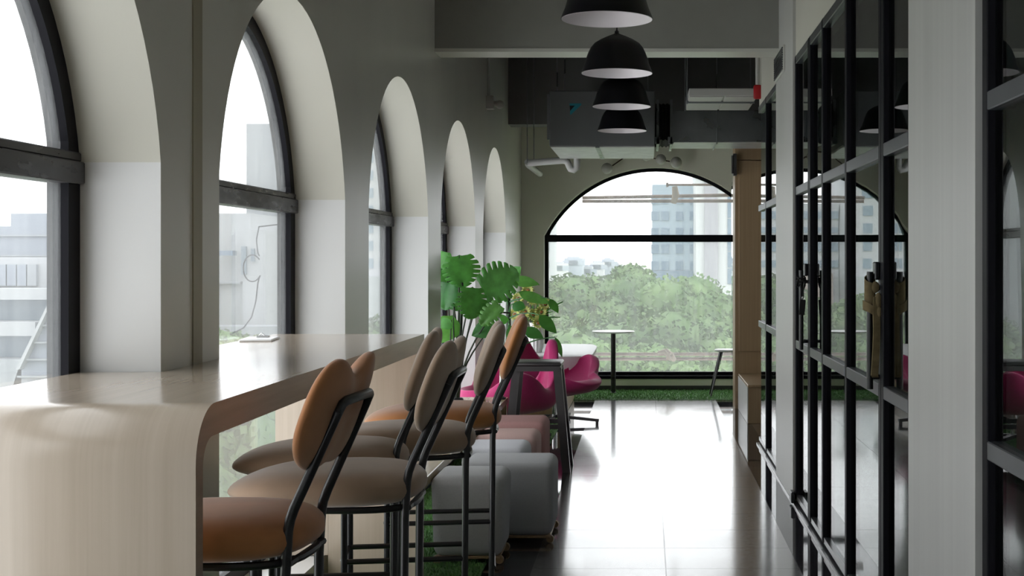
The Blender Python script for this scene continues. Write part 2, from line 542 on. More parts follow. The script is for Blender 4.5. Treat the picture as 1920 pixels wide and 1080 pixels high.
def arch_window(name, label, a, b, f0, mp, thick=.055, fw=.065, glass=None, tr=.085, hidden=False):
    """frame with an arched head, a transom at the springing and two panes; f0..f0+thick (signed) is the depth"""
    root = struct_empty(name, label, 'window')
    f1 = f0 + thick
    mb = MB()
    out = [(a + .002, SILL + .002), (a + .002, SPRING)] + [(u, z - .002) for u, z in arc_pts(a + .003, b - .003)] + [(b - .002, SPRING), (b - .002, SILL + .002)]
    h = (b - a) / 2; cx = (a + b) / 2
    A = arc_pts(a, b)
    inn = [(a + fw, SILL + fw * .8), (a + fw, SPRING - .01)]
    r = TOP - SPRING; R = (h * h + r * r) / (2 * r); cz = TOP - R
    for u, z in A:
        k = (R - fw * .85) / R
        uu, zz = cx + (u - cx) * k, cz + (z - cz) * k
        uu = min(max(uu, a + fw), b - fw)
        inn.append((uu, zz))
    inn += [(b - fw, SPRING - .01), (b - fw, SILL + fw * .8)]
    n = len(out)
    V = []
    for i in range(n):
        V.append([mb.bm.verts.new(mp(*c)) for c in ((out[i][0], f0, out[i][1]), (inn[i][0], f0, inn[i][1]), (inn[i][0], f1, inn[i][1]), (out[i][0], f1, out[i][1]))])
    for i in range(n):
        j = (i + 1) % n
        for k in range(4):
            mb._face([V[i][k], V[j][k], V[j][(k + 1) % 4], V[i][(k + 1) % 4]])
    fo = mb.build('window_frame', M['frame'], root)
    s = 1 if thick > 0 else -1
    mb = MB()

    def pbox(u0, u1, d0, d1, z0, z1):
        p = [mp(u0, d0, z0), mp(u1, d1, z1)]
        mb.box(min(p[0].x, p[1].x), max(p[0].x, p[1].x), min(p[0].y, p[1].y), max(p[0].y, p[1].y), min(p[0].z, p[1].z), max(p[0].z, p[1].z), bev=.004, seg=1)
    if tr > .06:
        pbox(a + .004, b - .004, f0 - s * .016, f1, SPRING - .062, SPRING + .0)
        pbox(a + .004, b - .004, f0 - s * .006, f1, SPRING + .0, SPRING + .026)
    else:
        pbox(a + .004, b - .004, f0 - s * .005, f1, SPRING - .065, SPRING + .012)
    mb.build('transom', M['transom'] if tr > .06 else M['frame'], root)
    g0, g1 = f0 + s * .022, f0 + s * .028
    mb = MB()
    pbox(a + fw - .008, b - fw + .008, g0, g1, SILL + fw * .8 - .008, SPRING - .05)
    mb.build('lower_pane', glass, root)
    pts = [p for p in inn[2:-2] if p[1] > SPRING + .01]
    pts = [(pts[0][0], SPRING + .005)] + pts + [(pts[-1][0], SPRING + .005)]
    mb = MB()
    mb.prism([mp(u, g0, z) for u, z in pts], mp(0, g1, 0) - mp(0, g0, 0))
    mb.build('upper_pane', glass, root)
    return root


ordn = ['behind the viewpoint', 'nearest the viewpoint, beside the counter front', 'above the long counter', 'just past the end of the counter', 'behind the tall leafy plant', 'last before the end wall']
for k, (a, b) in enumerate(ARCH):
    if k == 0:
        lab = 'arched window furthest behind the viewpoint'
    else:
        lab = 'black framed arched side window ' + ordn[k - 1]
    arch_window('window_%d' % (k + 1), lab, a, b, XW, lambda s, f, z: Vector((f, s, z)), thick=-.06, fw=.075, glass=M['glass_side'], tr=.085)
arch_window('window_8', 'wide black framed arched window in the end wall', END[0], END[1], YWE, lambda s, f, z: Vector((s, f, z)), thick=.055, fw=.042, glass=M['glass'], tr=.05)
struct(MB().box(END[0] - .01, END[1] + .01, YE - .015, YWE, SILL - .035, SILL).build('trim_1', M['frame']), 'dark metal sill under the end window')

# joint strip on the first pier
struct(MB().box(XL - .01, XL + .004, 3.955, 4.035, 0, ZT).build('trim_2', M['joint']), 'olive vertical joint strip on the nearest pier')

# ------------------------------------------------------------------ floor and ceiling
flo = struct(MB().box(-.524, .697, YB, 13.35, -.12, 0).build('floor', M['tile']), 'glossy dark speckled tile floor')
struct(MB().box(-.74, -.524, YB, 13.35, -.12, 0).build('floor_border_left', M['stone']), 'polished black stone strip beside the turf')
struct(MB().box(.697, .90, YB, 13.35, -.12, 0).build('floor_border_right', M['stone']), 'polished black stone strip under the glass partition')
struct(MB().box(XO, -.74, YB, 13.35, -.12, -.012).build('floor_left', M['skirt']))
struct(MB().box(XO, 2.75, 13.35, YE + .3, -.12, -.012).build('floor_end', M['skirt']))
struct(MB().box(.90, 4.3, YB, 13.35, -.12, 0).build('floor_right', M['tile']))
struct(MB().box(XO, 4.3, YB - .2, 8.48, ZT, ZT + .15).build('ceiling', M['ceil']))
struct(MB().box(XO, 4.3, 8.48, YE + .3, ZT, ZT + .15).build('ceiling_far', M['ceil_dark']), 'black painted ceiling full of services')
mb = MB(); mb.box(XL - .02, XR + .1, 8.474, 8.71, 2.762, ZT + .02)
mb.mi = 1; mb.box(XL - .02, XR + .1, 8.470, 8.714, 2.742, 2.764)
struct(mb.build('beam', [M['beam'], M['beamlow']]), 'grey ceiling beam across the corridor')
struct(MB().box(XL - .02, 2.7, 12.97, 13.25, 2.744, ZT + .02).build('beam_far', M['beam_shaded']), 'ceiling beam coloured dark as in shade, behind the ventilation unit')
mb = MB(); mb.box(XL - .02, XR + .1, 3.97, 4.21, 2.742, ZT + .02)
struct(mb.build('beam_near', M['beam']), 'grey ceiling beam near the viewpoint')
struct(MB().box(XL - .02, 2.7, YE - .012, YE + .01, -.005, .052).build('baseboard_end', M['skirt']))
struct(MB().box(XL - .01, XL + .012, YB, YE, -.005, .05).build('baseboard_left', M['skirt']))

# turf: backing and blades
rnd = random.Random(3)
mb = MB()
mb.box(XL + .002, -.742, 1.6, YE - .01, -.012, .004)
mb.box(-.742, 2.6, 13.352, YE - .01, -.012, .004)
mb.mi = 1


def blades(x0, x1, y0, y1, n, h):
    for _ in range(n):
        x, y = rnd.uniform(x0, x1), rnd.uniform(y0, y1)
        a = rnd.uniform(0, PI); wd = rnd.uniform(.0025, .005); hh = h * rnd.uniform(.5, 1.2)
        dx, dy = math.cos(a) * wd, math.sin(a) * wd
        lx, ly = rnd.uniform(-.012, .012), rnd.uniform(-.012, .012)
        mb._face([mb.bm.verts.new(p) for p in ((x - dx, y - dy, .002), (x + dx, y + dy, .002), (x + lx, y + ly, hh))])


blades(XL + .02, -.745, 4.2, 8.2, 16000, .022)
blades(XL + .02, -.745, 8.2, 13.35, 13000, .022)
blades(-1.3, 1.25, 13.36, YE - .02, 12000, .022)
tag(mb.build('artificial_turf', [M['turf'], M['blade']], weld=False), 'green artificial turf along the window wall and end wall', 'turf', kind='stuff')

# ------------------------------------------------------------------ right side: piers, head wall, glass screens, doors
X0, X1 = .855, .905
mb = MB()
mb.box(.845, 1.05, 7.66, 8.66, 0, ZT)
struct(mb.build('wall_right', M['pier']), 'brushed grey pier in the glass partition')
struct(MB().box(.845, 1.05, 3.405, 4.275, 0, ZT).build('wall_right_near', M['pier']), 'broad brushed grey pier nearest the viewpoint')
struct(MB().box(.862, .98, YB, 10.15, 2.585, ZT).build('wall_right_head', M['cream']), 'cream wall band above the glass partition')
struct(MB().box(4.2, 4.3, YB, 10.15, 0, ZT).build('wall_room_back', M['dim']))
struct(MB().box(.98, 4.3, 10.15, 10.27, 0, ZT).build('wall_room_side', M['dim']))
struct(MB().box(2.65, 2.75, 10.15, YE + .3, 0, ZT).build('wall_alcove', M['endwall']))


def screen(name, label, y0, y1, is_door=False, near=True, far=True, z0=.03, z1=2.585, rails=(.924, 1.804), handle=None, cat='glass panel'):
    """a glazed bay of the partition: stiles, rails and three panes"""
    root = struct_empty(name, label, cat)
    sw = .048
    for on, (a, b) in ((near, (y0, y0 + sw)), (far, (y1 - sw, y1))):
        if on:
            m_ = MB(); m_.box(X0, X1, a, b, z0, z1, bev=.003, seg=1); m_.build('stile', M['frame'], root)
    ya, yb = y0 + (sw if near else 0), y1 - (sw if far else 0)
    for z in rails:
        m_ = MB(); m_.box(X0, X1, ya, yb, z - .024, z + .024, bev=.003, seg=1); m_.build('rail', M['rail'], root)
    m_ = MB(); m_.box(X0, X1, ya, yb, z1 - .05, z1 - .002, bev=.003, seg=1); m_.build('top_rail', M['rail'], root)
    m_ = MB(); m_.box(X0 + .005, X1 - .005, ya, yb, z0, z0 + .028); m_.build('bottom_rail', M['track'], root)
    zs = [z0 + .028] + [q for z in rails for q in (z - .024, z + .024)] + [z1 - .05]
    for i in range(0, len(zs), 2):
        m_ = MB(); m_.box(XR - .004, XR + .004, ya - .004, yb + .004, zs[i] - .004, zs[i + 1] + .004); m_.build('pane', M['glass_in'], root)
    return root


screen('window_9', 'glass bay right of the near pier at the picture edge', 1.4, 3.375)
screen('window_10', 'glass bay behind the viewpoint', YB + .02, 1.39)
screen('window_11', 'narrow fixed glass bay beside the near pier', 4.285, 4.835)
d1 = screen('door_1', 'black framed glass door with khaki strap on its pull handle', 4.84, 5.72, cat='door')
screen('window_12', 'fixed glass bay between the two glass doors, nearer half', 5.73, 6.48, near=False)
screen('window_13', 'fixed glass bay between the two glass doors, farther half', 6.485, 6.985, near=False)
d2 = screen('door_2', 'black framed glass door with black lanyard on its pull handle', 6.99, 7.65, cat='door')
screen('window_15', 'glass bay beyond the far pier', 8.67, 9.50, far=False)
screen('window_16', 'last glass bay of the partition, open end', 9.50, 10.145, far=False)
struct(MB().box(.84, .92, YB, 10.15, .0, .012).build('trim_3', M['track']), 'aluminium track under the glass partition')


def pull_handle(parent, y, ztop, zbot, r=.012):
    m_ = MB()
    m_.tube([(.821, y, zbot), (.821, y, ztop)], r, 14)
    m_.tube([(.821, y, zbot + .045), (X0 + .002, y, zbot + .045)], r * .8, 10)
    m_.tube([(.821, y, ztop - .06), (X0 + .002, y, ztop - .06)], r * .8, 10)
    m_.build('handle', M['black'], parent, smooth=True)
    m_ = MB(); m_.box(.836, X0, y - .02, y + .03, ztop - .03, ztop + .036, bev=.004, seg=1); m_.build('lock_case', M['black'], parent)
    m_ = MB()
    m_.tube([(.939, y, zbot), (.939, y, ztop)], r, 14)
    m_.tube([(.939, y, zbot + .045), (X1 - .002, y, zbot + .045)], r * .8, 10)
    m_.tube([(.939, y, ztop - .06), (X1 - .002, y, ztop - .06)], r * .8, 10)
    m_.build('inner_handle', M['black'], parent, smooth=True)


YH1, YH2 = 4.87, 7.04
pull_handle(d1, YH1, 1.362, .93)
pull_handle(d2, YH2, 1.352, .93)
# door stop block
mb = MB(); mb.box(.826, .850, 7.58, 7.68, .012, .075, bev=.005, seg=1); mb.box(.845, .855, 7.60, 7.655, .012, .04)
tag(mb.build('door_floor_clamp', M['black']), 'small black clamp block at the foot of the far glass door', 'door clamp')


def strap_ribbon(pts, wd, thick, wdir):
    """ribbon along pts, width along wdir"""
    mb = MB()
    wdv = [Vector(q).normalized() for q in (wdir if isinstance(wdir, list) else [wdir] * len(pts))]
    rows = []
    n = len(pts)
    for i, p in enumerate(pts):
        p = Vector(p)
        t = (Vector(pts[min(i + 1, n - 1)]) - Vector(pts[max(i - 1, 0)])).normalized()
        nn = t.cross(wdv[i]).normalized() * thick / 2
        s = wdv[i] * wd / 2
        rows.append([p - s - nn, p + s - nn, p + s + nn, p - s + nn, p - s - nn])
    mb.grid(rows)
    return mb


# khaki strap knotted round the pull handle of the near door
st = thing('canvas_strap', 'khaki canvas strap knotted round the near glass door handle', 'strap', (0, 0, 0))
c = Vector((.821, YH1, 0))
pts = []
for i in range(61):
    a = i / 60 * 2 * PI * 2.3
    pts.append((c.x + .019 * math.cos(a), c.y + .019 * math.sin(a), 1.335 - .085 * i / 60 + .006 * math.sin(a)))
strap_ribbon(pts, .042, .003, (0, 0, 1)).build('wrap', M['canvas'], st, smooth=True)
pts = []
for i in range(31):
    a = i / 30 * 2 * PI
    pts.append((c.x + .005 + .030 * math.cos(a), c.y + .030 * math.sin(a), 1.222 - .018 * math.cos(a)))
strap_ribbon(pts, .034, .003, (0, 0, 1)).build('loop', M['canvas'], st, smooth=True)
mb = MB()
mb.ball((.848, YH1 - .022, 1.255), .024, 14, 10, (.62, .5, 1.3))
mb.ball((.850, YH1 - .024, 1.215), .018, 14, 10, (.6, .6, 1.2))
mb.ball((.838, YH1 - .016, 1.305), .018, 14, 10, (.9, .5, 1.2))
mb.build('knot', M['canvas'], st, smooth=True)
pts = [(.842, YH1 - .026, 1.27), (.840, YH1 - .028, 1.22), (.841, YH1 - .03, 1.15), (.839, YH1 - .029, 1.08), (.835, YH1 - .031, 1.02), (.833, YH1 - .028, .982), (.837, YH1 - .020, .976)]
strap_ribbon(pts, .027, .005, (1, .2, 0)).build('tail', M['canvas'], st, smooth=True)

# black lanyard and tags on the far door handle
ly = thing('lanyard', 'black lanyard with dangling black tags on the far glass door handle', 'lanyard', (0, 0, 0))
cx, cy = .821, YH2
mb = MB()
for k in range(3):
    r_ = .02 + .003 * k
    mb.tube([(cx + r_ * math.cos(a), cy + r_ * math.sin(a), 1.315 - .012 * k + .008 * math.sin(a + k)) for a in [2 * PI * i / 20 for i in range(20)]], .004, 6, closed=True)
mb.tube([(cx - .012, cy - .02, 1.31), (cx - .024, cy - .022, 1.29), (cx - .028, cy - .02, 1.27), (cx - .018, cy - .02, 1.262), (cx - .008, cy - .02, 1.28)], .004, 6)
mb.tube([(cx + .010, cy - .022, 1.305), (cx + .014, cy - .024, 1.28), (cx + .008, cy - .024, 1.25), (cx + .008, cy - .024, 1.215)], .0035, 6)
mb.tube([(cx + .022, cy - .02, 1.305), (cx + .018, cy - .024, 1.27), (cx + .009, cy - .024, 1.25)], .0035, 6)
mb.build('cord', M['rubber'], ly, smooth=True)
mb = MB(); mb.tube([(cx + .008 + .006 * math.cos(a), cy - .024, 1.205 + .01 * math.sin(a)) for a in [2 * PI * i / 14 for i in range(14)]], .0012, 6, closed=True)
mb.build('ring', M['chrome'], ly, smooth=True)
mb = MB(); mb.box(-.016, .016, -.003, .003, -.082, 0, bev=.003, seg=1, M=Matrix.Translation((cx + .006, cy - .024, 1.197)) @ Matrix.Rotation(.08, 4, 'Y'))
mb.build('tag_card', M['rubber'], ly)

# vent grille over the far pier
vg = thing('wall_vent', 'small louvred vent grille high on the right wall', 'vent', (0, 0, 0))
mb = MB(); mb.box(.832, .8455, 8.08, 8.64, 2.565, 2.725, bev=.003, seg=1); mb.build('frame', M['plastic'], vg)
for i in range(10):
    mb = MB(); mb.box(.826, .836, 8.10, 8.62, 2.575 + .0145 * i, 2.583 + .0145 * i); mb.build('slat', M['rail'], vg)

# oak column and low bench past the open end of the partition
oc = thing('oak_column', 'tall oak veneered column panel beyond the glass partition', 'column', (0, 0, 0))
mb = MB(); mb.box(.838, 1.6, 12.58, 12.90, 0, 2.36); mb.build('body', M['wood_col'], oc)
mb = MB(); mb.box(.838, 1.6, 12.58, 12.90, 2.366, 2.52); mb.build('top_panel', M['wood_col'], oc)
mb = MB(); mb.box(.875, 1.58, 12.568, 12.582, .545, 2.355, bev=.002, seg=1); mb.build('door_panel', M['wood_col'], oc)
mb = MB(); mb.box(.815, .85, 12.50, 12.57, 2.21, 2.42, bev=.005, seg=1); mb.box(.80, .815, 12.49, 12.53, 2.23, 2.40); mb.build('door_closer', M['steel_edge'], oc)
ob = thing('wooden_bench_box', 'low oak box bench at the foot of the oak column', 'bench', (0, 0, 0))
mb = MB(); mb.box(.872, 1.6, 11.40, 12.56, .0, .315, bev=.003, seg=1); mb.build('body', M['wood_col'], ob)
mb = MB(); mb.box(.868, 1.6, 11.385, 12.565, .315, .335, bev=.004, seg=1); mb.build('top', M['wood_col'], ob)
mb = MB(); mb.box(.865, .8715, 11.40, 12.56, .002, .314); mb.build('side_panel', M['white'], ob)
gf = thing('glass_fin', 'clear upright glass fin left of the oak column', 'glass panel', (0, 0, 0))
mb = MB(); mb.box(.862, .872, 12.92, 13.5, .0, 2.2); mb.build('pane', M['glass_fin'], gf)

# ------------------------------------------------------------------ counter
ct = thing('bar_counter', 'long pale oak bar counter with a curved waterfall end', 'counter', (0, 0, 0))
XC, ZC = -.946, 1.091
YC0, YC1 = 2.773, 5.62
XN = -1.582


def counter_profile():
    th, lg, Ro, Ri = .071, .045, .125, .062
    out = [(YC0, 0.0)]
    for i in range(13):
        a = PI - PI / 2 * i / 12
        out.append((YC0 + Ro + Ro * math.cos(a), ZC - Ro + Ro * math.sin(a)))
    out.append((YC1, ZC)); out.append((YC1, ZC - th))
    for i in range(13):
        a = PI / 2 + PI / 2 * i / 12
        out.append((YC0 + lg + Ri + Ri * math.cos(a), ZC - th - Ri + Ri * math.sin(a)))
    out.append((YC0 + lg, 0.0))
    return out


prof = counter_profile()


def strip(mb, x0, x1, pr):
    n = len(pr)
    A = [mb.bm.verts.new((x0, y, z)) for y, z in pr]
    B = [mb.bm.verts.new((x1, y, z)) for y, z in pr]
    mb.mi = 1
    mb._face(A); mb._face(B[::-1])
    mb.mi = 0
    for i in range(n):
        mb._face([A[i], B[i], B[(i + 1) % n], A[(i + 1) % n]])


mb = MB()
strip(mb, XC, XL + .003, prof)
# extensions of the worktop into the two window recesses
p2 = [(min(y, 3.694), z) for y, z in prof]
strip(mb, XL + .003, XN, p2)
mb.mi = 0
mb.box(XN, XL + .003, 4.212, YC1, ZC - .071, ZC)
mb.build('worktop', [M['counter'], M['counter_edge']], ct, smooth=True, angle=30)
mb = MB(); mb.box(XL + .02, XC - .0, 5.56, 5.612, 0, ZC - .0715); mb.build('end_panel', M['counter'], ct)
mb = MB(); mb.box(XN + .02, XL + .019, 5.56, 5.612, .165, ZC - .0715); mb.build('end_panel', M['counter'], ct)

tb = thing('notepad', 'small white pad with a clip lying on the counter by a window', 'notepad', P(487, 640, 5.18))
tb.location.z = ZC; tb.rotation_euler.z = .12
mb = MB(); mb.box(-.062, .062, -.10, .10, 0, .009, bev=.003, seg=1); mb.build('pad', M['white'], tb)
mb = MB(); mb.box(-.02, .03, .03, .06, .009, .016, bev=.002, seg=1); mb.tube([(-.01, .045, .016), (0, .045, .026), (.012, .045, .016)], .002, 6); mb.build('clip', M['chrome'], tb)

# ------------------------------------------------------------------ bar stools
def lerp(a, b, t):
    return a + (b - a) * t


def bar_stool(name, fab, label, group):
    """local +x is the way the sitter faces; origin on the floor under the seat"""
    t = thing(name, label, 'bar stool', group=group)
    # seat cushion
    mb = MB()
    hx, hy, cx0 = .272, .212, -.028
    nt_, nr = 48, 9
    rows = []
    rings = []
    for s in range(-nr, nr + 1):
        f = s / nr
        # half thickness profile
        ang = f * PI / 2
        hz = math.sin(ang)
        rr = max(math.cos(ang), 0) ** (.36 if hz > 0 else .20)
        ring = []
        for k in range(nt_):
            a = 2 * PI * k / nt_
            ca, sa = math.cos(a), math.sin(a)
            e = 2 / 2.7
            ex = math.copysign(abs(ca) ** e, ca); ey = math.copysign(abs(sa) ** e, sa)
            x = hx * ex * rr
            y = hy * ey * rr * (1 - .14 * (ex if ex > 0 else 0))
            top = .054 if hz > 0 else .040
            z = .775 + top * hz
            if ex * rr > 0:
                z -= .040 * (ex * rr) ** 2.4 * (hz + 1) / 2
                z += .006 * (ex * rr) ** 2
            if hz > 0:
                z += .006 * max(0, -ex) * rr
            ring.append((cx0 + x, y, z))
        rings.append(ring)
    V = [[mb.bm.verts.new(p) for p in ring] for ring in rings]
    for i in range(len(V) - 1):
        for k in range(nt_):
            mb._face([V[i][k], V[i][(k + 1) % nt_], V[i + 1][(k + 1) % nt_], V[i + 1][k]])
    mb.build('seat', fab, t, smooth=True, angle=80)
    # backrest: two lobed cushion
    mb = MB()
    nA, nR = 56, 9
    tilt = math.atan2(.10, .28)

    def outline(a):
        ca, sa = math.cos(a), math.sin(a)
        y = .212 * math.copysign(abs(ca) ** .74, ca)
        tt = abs(y) / .212
        if sa >= 0:
            z = .150 * (abs(sa) ** .72) * (1 - .32 * math.exp(-(tt / .38) ** 2)) * (.95 + .18 * tt)
        else:
            z = -.135 * (abs(sa) ** .85) * (1 - .10 * math.exp(-(tt / .25) ** 2))
        return y, z
    for side in (1, -1):
        rows = []
        for i in range(nR + 1):
            f = i / nR
            row = []
            for k in range(nA):
                y, z = outline(2 * PI * k / nA)
                g = math.sin(f * PI / 2)
                yy, zz = y * g, z * g
                th = (.036 if side > 0 else .028) * math.cos(f * PI / 2) ** .85
                th *= 1 - .22 * math.exp(-(yy / .05) ** 2) * (1 - f)
                row.append((side * th + .016 * (yy / .2) ** 2, yy, zz))
            rows.append(row)
        V = [[mb.bm.verts.new(p) for p in row] for row in rows]
        for i in range(nR):
            for k in range(nA):
                mb._face([V[i][k], V[i][(k + 1) % nA], V[i + 1][(k + 1) % nA], V[i + 1][k]])
    bmesh.ops.transform(mb.bm, matrix=Matrix.Translation((-.350, 0, 1.050)) @ Matrix.Rotation(-tilt, 4, 'Y'), verts=mb.bm.verts)
    mb.build('backrest', fab, t, smooth=True, angle=80)
    # frame
    R = .0115
    for s in (-1, 1):
        mb = MB()
        mb.tube([(.148, s * .120, 0), (.148, s * .120, .735)], R, 10)
        mb.build('leg', M['black'], t, smooth=True)
        mb = MB()
        pth = [(-.258, s * .118, 0), (-.264, s * .118, .70), (-.270, s * .118, .80), (-.275, s * .118, .825), (-.284, s * .118, .85), (-.382, s * .112, 1.065)]
        mb.tube(pth, R, 10)
        mb.build('leg', M['black'], t, smooth=True)
    mb = MB()
    mb.tube([(-.3815, -.112, 1.064), (-.390, -.108, 1.082), (-.394, -.092, 1.088), (-.394, .092, 1.088), (-.390, .108, 1.082), (-.3815, .112, 1.064)], R, 10)
    mb.build('back_rail', M['black'], t, smooth=True)
    mb = MB()
    loop = []
    for k in range(40):
        a = 2 * PI * k / 40
        ca, sa = math.cos(a), math.sin(a)
        e = 2 / 3.2
        loop.append((-.055 + .225 * math.copysign(abs(ca) ** e, ca), .165 * math.copysign(abs(sa) ** e, sa), .728))
    mb.tube(loop, .0095, 8, closed=True)
    mb.tube([(.148, -.16, .728), (.148, .16, .728)], .0085, 8)
    mb.tube([(-.274, -.12, .728), (-.274, .12, .728)], .0085, 8)
    mb.build('seat_frame', M['black'], t, smooth=True)
    mb = MB()
    h = .372
    mb.tube([(-.268, -.118, h), (.12, -.120, h), (.140, -.118, h), (.153, -.105, h), (.155, -.09, h), (.155, .09, h), (.153, .105, h), (.140, .118, h), (.12, .120, h), (-.268, .118, h)], .0095, 8)
    mb.tube([(-.2675, -.118, h - .18), (-.2675, .118, h - .18)], .008, 8)
    mb.build('footrest', M['black'], t, smooth=True)
    for s in (-1, 1):
        for x_ in (.148, -.262):
            pass
    return t


G = 'bar stools along the oak counter'
sA = bar_stool('bar_stool', M['orange'], 'caramel velvet bar stool nearest the viewpoint, tucked behind the waterfall end', G)
sB = bar_stool('bar_stool', M['taupe'], 'taupe velvet bar stool second from the viewpoint, its seat in full view', G)
sE = bar_stool('bar_stool', M['orange2'], 'tan orange bar stool farthest along the counter', G)


def put(o, x, y, yaw=0):
    o.location = (x, y, 0); o.rotation_euler = (0, 0, PI + math.radians(yaw))


put(sA, -1.060, 3.08, -4)
put(sB, -.925, 3.73, 0)
put(sE, -.885, 5.31, 7)
sC = dup(sB, (-1.06, 4.20, 0), PI + math.radians(6), 'taupe bar stool pushed furthest under the counter, in the middle of the row', G)
sD = dup(sB, (-.905, 4.66, 0), PI + math.radians(8), 'taupe bar stool directly before the farthest tan orange one', G)


# ------------------------------------------------------------------ low table with ottomans
lt = thing('low_bench_table', 'long low wooden table along the window wall behind the counter', 'table', (0, 0, 0))
mb = MB(); mb.box(-1.345, -1.0, 5.68, 9.55, .375, .42, bev=.003, seg=1); mb.box(-1.56, -1.346, 8.75, 9.55, .375, .42)
mb.build('top', M['wood_flat'], lt)
for y in (5.70, 9.49):
    mb = MB(); mb.box(-1.34, -1.01, y, y + .05, 0, .374); mb.build('leg', M['wood'], lt)
mb = MB(); mb.box(-1.55, -1.50, 8.78, 9.5, .165, .374); mb.build('support', M['wood'], lt)


def ottoman(label, fab, x0, x1, y0, y1, h, z0=.035, feet=True, bev=.045, taper=0.0, rz=0):
    cx, cy = (x0 + x1) / 2, (y0 + y1) / 2
    t = thing('ottoman', label, 'ottoman', (cx, cy, 0), rz, 'cube ottomans by the low table')
    a, b = (x1 - x0) / 2, (y1 - y0) / 2
    mb = MB()
    mb.box(-a, a, -b, b, z0, h, bev=bev, seg=5)
    for v in mb.bm.verts:
        k = (v.co.z - z0) / (h - z0)
        s = 1 - taper * (1 - k)
        v.co.x *= s; v.co.y *= s
        if k > .9:
            v.co.z += .008 * (1 - (v.co.x / a) ** 2) * (1 - (v.co.y / b) ** 2)
    mb.build('cushion', fab, t, smooth=True, angle=60)
    mb = MB(); s = 1 - taper
    mb.box(-a * s + .012, a * s - .012, -b * s + .012, b * s - .012, z0 - .010, z0 + .004, bev=.003, seg=1)
    mb.build('base_board', M['wood_col'], t)
    for sx in (-1, 1):
        for sy in (-1, 1):
            mb = MB()
            mb.lathe([(.0, -.011), (.017, -.011), (.020, -.007), (.020, .007), (.017, .011), (0, .011)], (sx * (a * s - .015), sy * (b * s - .03), .020), 18, axis='y', cap=False)
            mb.build('wheel', M['wood_col'], t, smooth=True)
    return t


ottoman('grey cube ottoman nearest the counter end, with tapered sides', M['grey_fab'], -1.0, -.655, 6.08, 6.44, .41, taper=.07)
ottoman('slate grey cube ottoman on wooden wheels beside the tiled aisle', M['grey_fab2'], -.93, -.465, 6.55, 6.98, .395, taper=.01)
ottoman('pale grey ottoman behind the two darker grey ones', M['light_fab'], -1.0, -.655, 7.10, 7.54, .39)
ottoman('pinkish beige ottoman behind the pale grey one', M['beige_fab'], -1.0, -.635, 7.62, 8.0, .395)
ottoman('dusty rose ottoman farthest back, before the metal stool', M['rose_fab'], -1.0, -.625, 8.12, 8.56, .41)

# book and small things on the low table
bk = thing('wooden_block', 'small wooden block lying on the low table', 'block', (-1.17, 9.3, .42), .1)
mb = MB(); mb.box(-.035, .035, -.05, .05, 0, .014, bev=.002, seg=1); mb.build('board', M['wood_col'], bk)
mb = MB(); mb.box(-.028, .028, -.04, .04, .014, .024, bev=.002, seg=1); mb.build('cover', M['wood'], bk)

# chrome reading lamp
rl = thing('desk_lamp', 'chrome desk lamp with bent neck on the low table', 'lamp', (-1.035, 9.40, .42))
mb = MB(); mb.lathe([(.033, 0), (.033, .012), (.018, .02)], n=24); mb.build('base', M['black'], rl, smooth=True)
mb = MB(); mb.tube([(0, 0, .015), (.01, 0, .40), (.008, 0, .47), (-.035, 0, .59)], .017, 12); mb.build('stem', M['chrome'], rl, smooth=True)
mb = MB(); mb.tube([(-.035, 0, .585), (-.075, 0, .59)], .022, 12); mb.tube([(-.035, 0, .60), (.01, .01, .616), (.055, .02, .612)], .006, 8); mb.build('head', M['black'], rl, smooth=True)

# ------------------------------------------------------------------ metal high stool
ms = thing('metal_high_stool', 'dark metal backless high stool with splayed channel legs', 'stool', (-.735, 8.95, 0), 0)
mb = MB()
mb.box(-.165, .165, -.165, .165, .700, .728, bev=.012, seg=3)
mb.box(-.158, .158, -.158, .158, .668, .702)
mb.build('seat', M['steel_edge'], ms, smooth=True)
for sx in (-1, 1):
    for sy in (-1, 1):
        mb = MB()
        tp, bt = Vector((sx * .135, sy * .135, .69)), Vector((sx * .20, sy * .185, 0))
        for (ox, oy, wx, wy) in ((0, .0, .026, .003), (.0245 * sx, -.018 * sy, .003, .02)):
            rows = []
            for p in (bt, tp):
                q = p + Vector((ox, oy, 0))
                rows.append([q + Vector((-wx, -wy, 0)), q + Vector((wx, -wy, 0)), q + Vector((wx, wy, 0)), q + Vector((-wx, wy, 0)), q + Vector((-wx, -wy, 0))])
            mb.grid(rows)
        mb.build('leg', M['steel_edge'], ms)
mb = MB()
for a, b in (((-.17, -.16), (.17, -.16)), ((.172, -.16), (.172, .16)), ((.17, .16), (-.17, .16)), ((-.172, .16), (-.172, -.16))):
    mb.box(min(a[0], b[0]) - .004, max(a[0], b[0]) + .004, min(a[1], b[1]) - .004, max(a[1], b[1]) + .004, .285, .315)
mb.build('footrest', M['steel_edge'], ms)


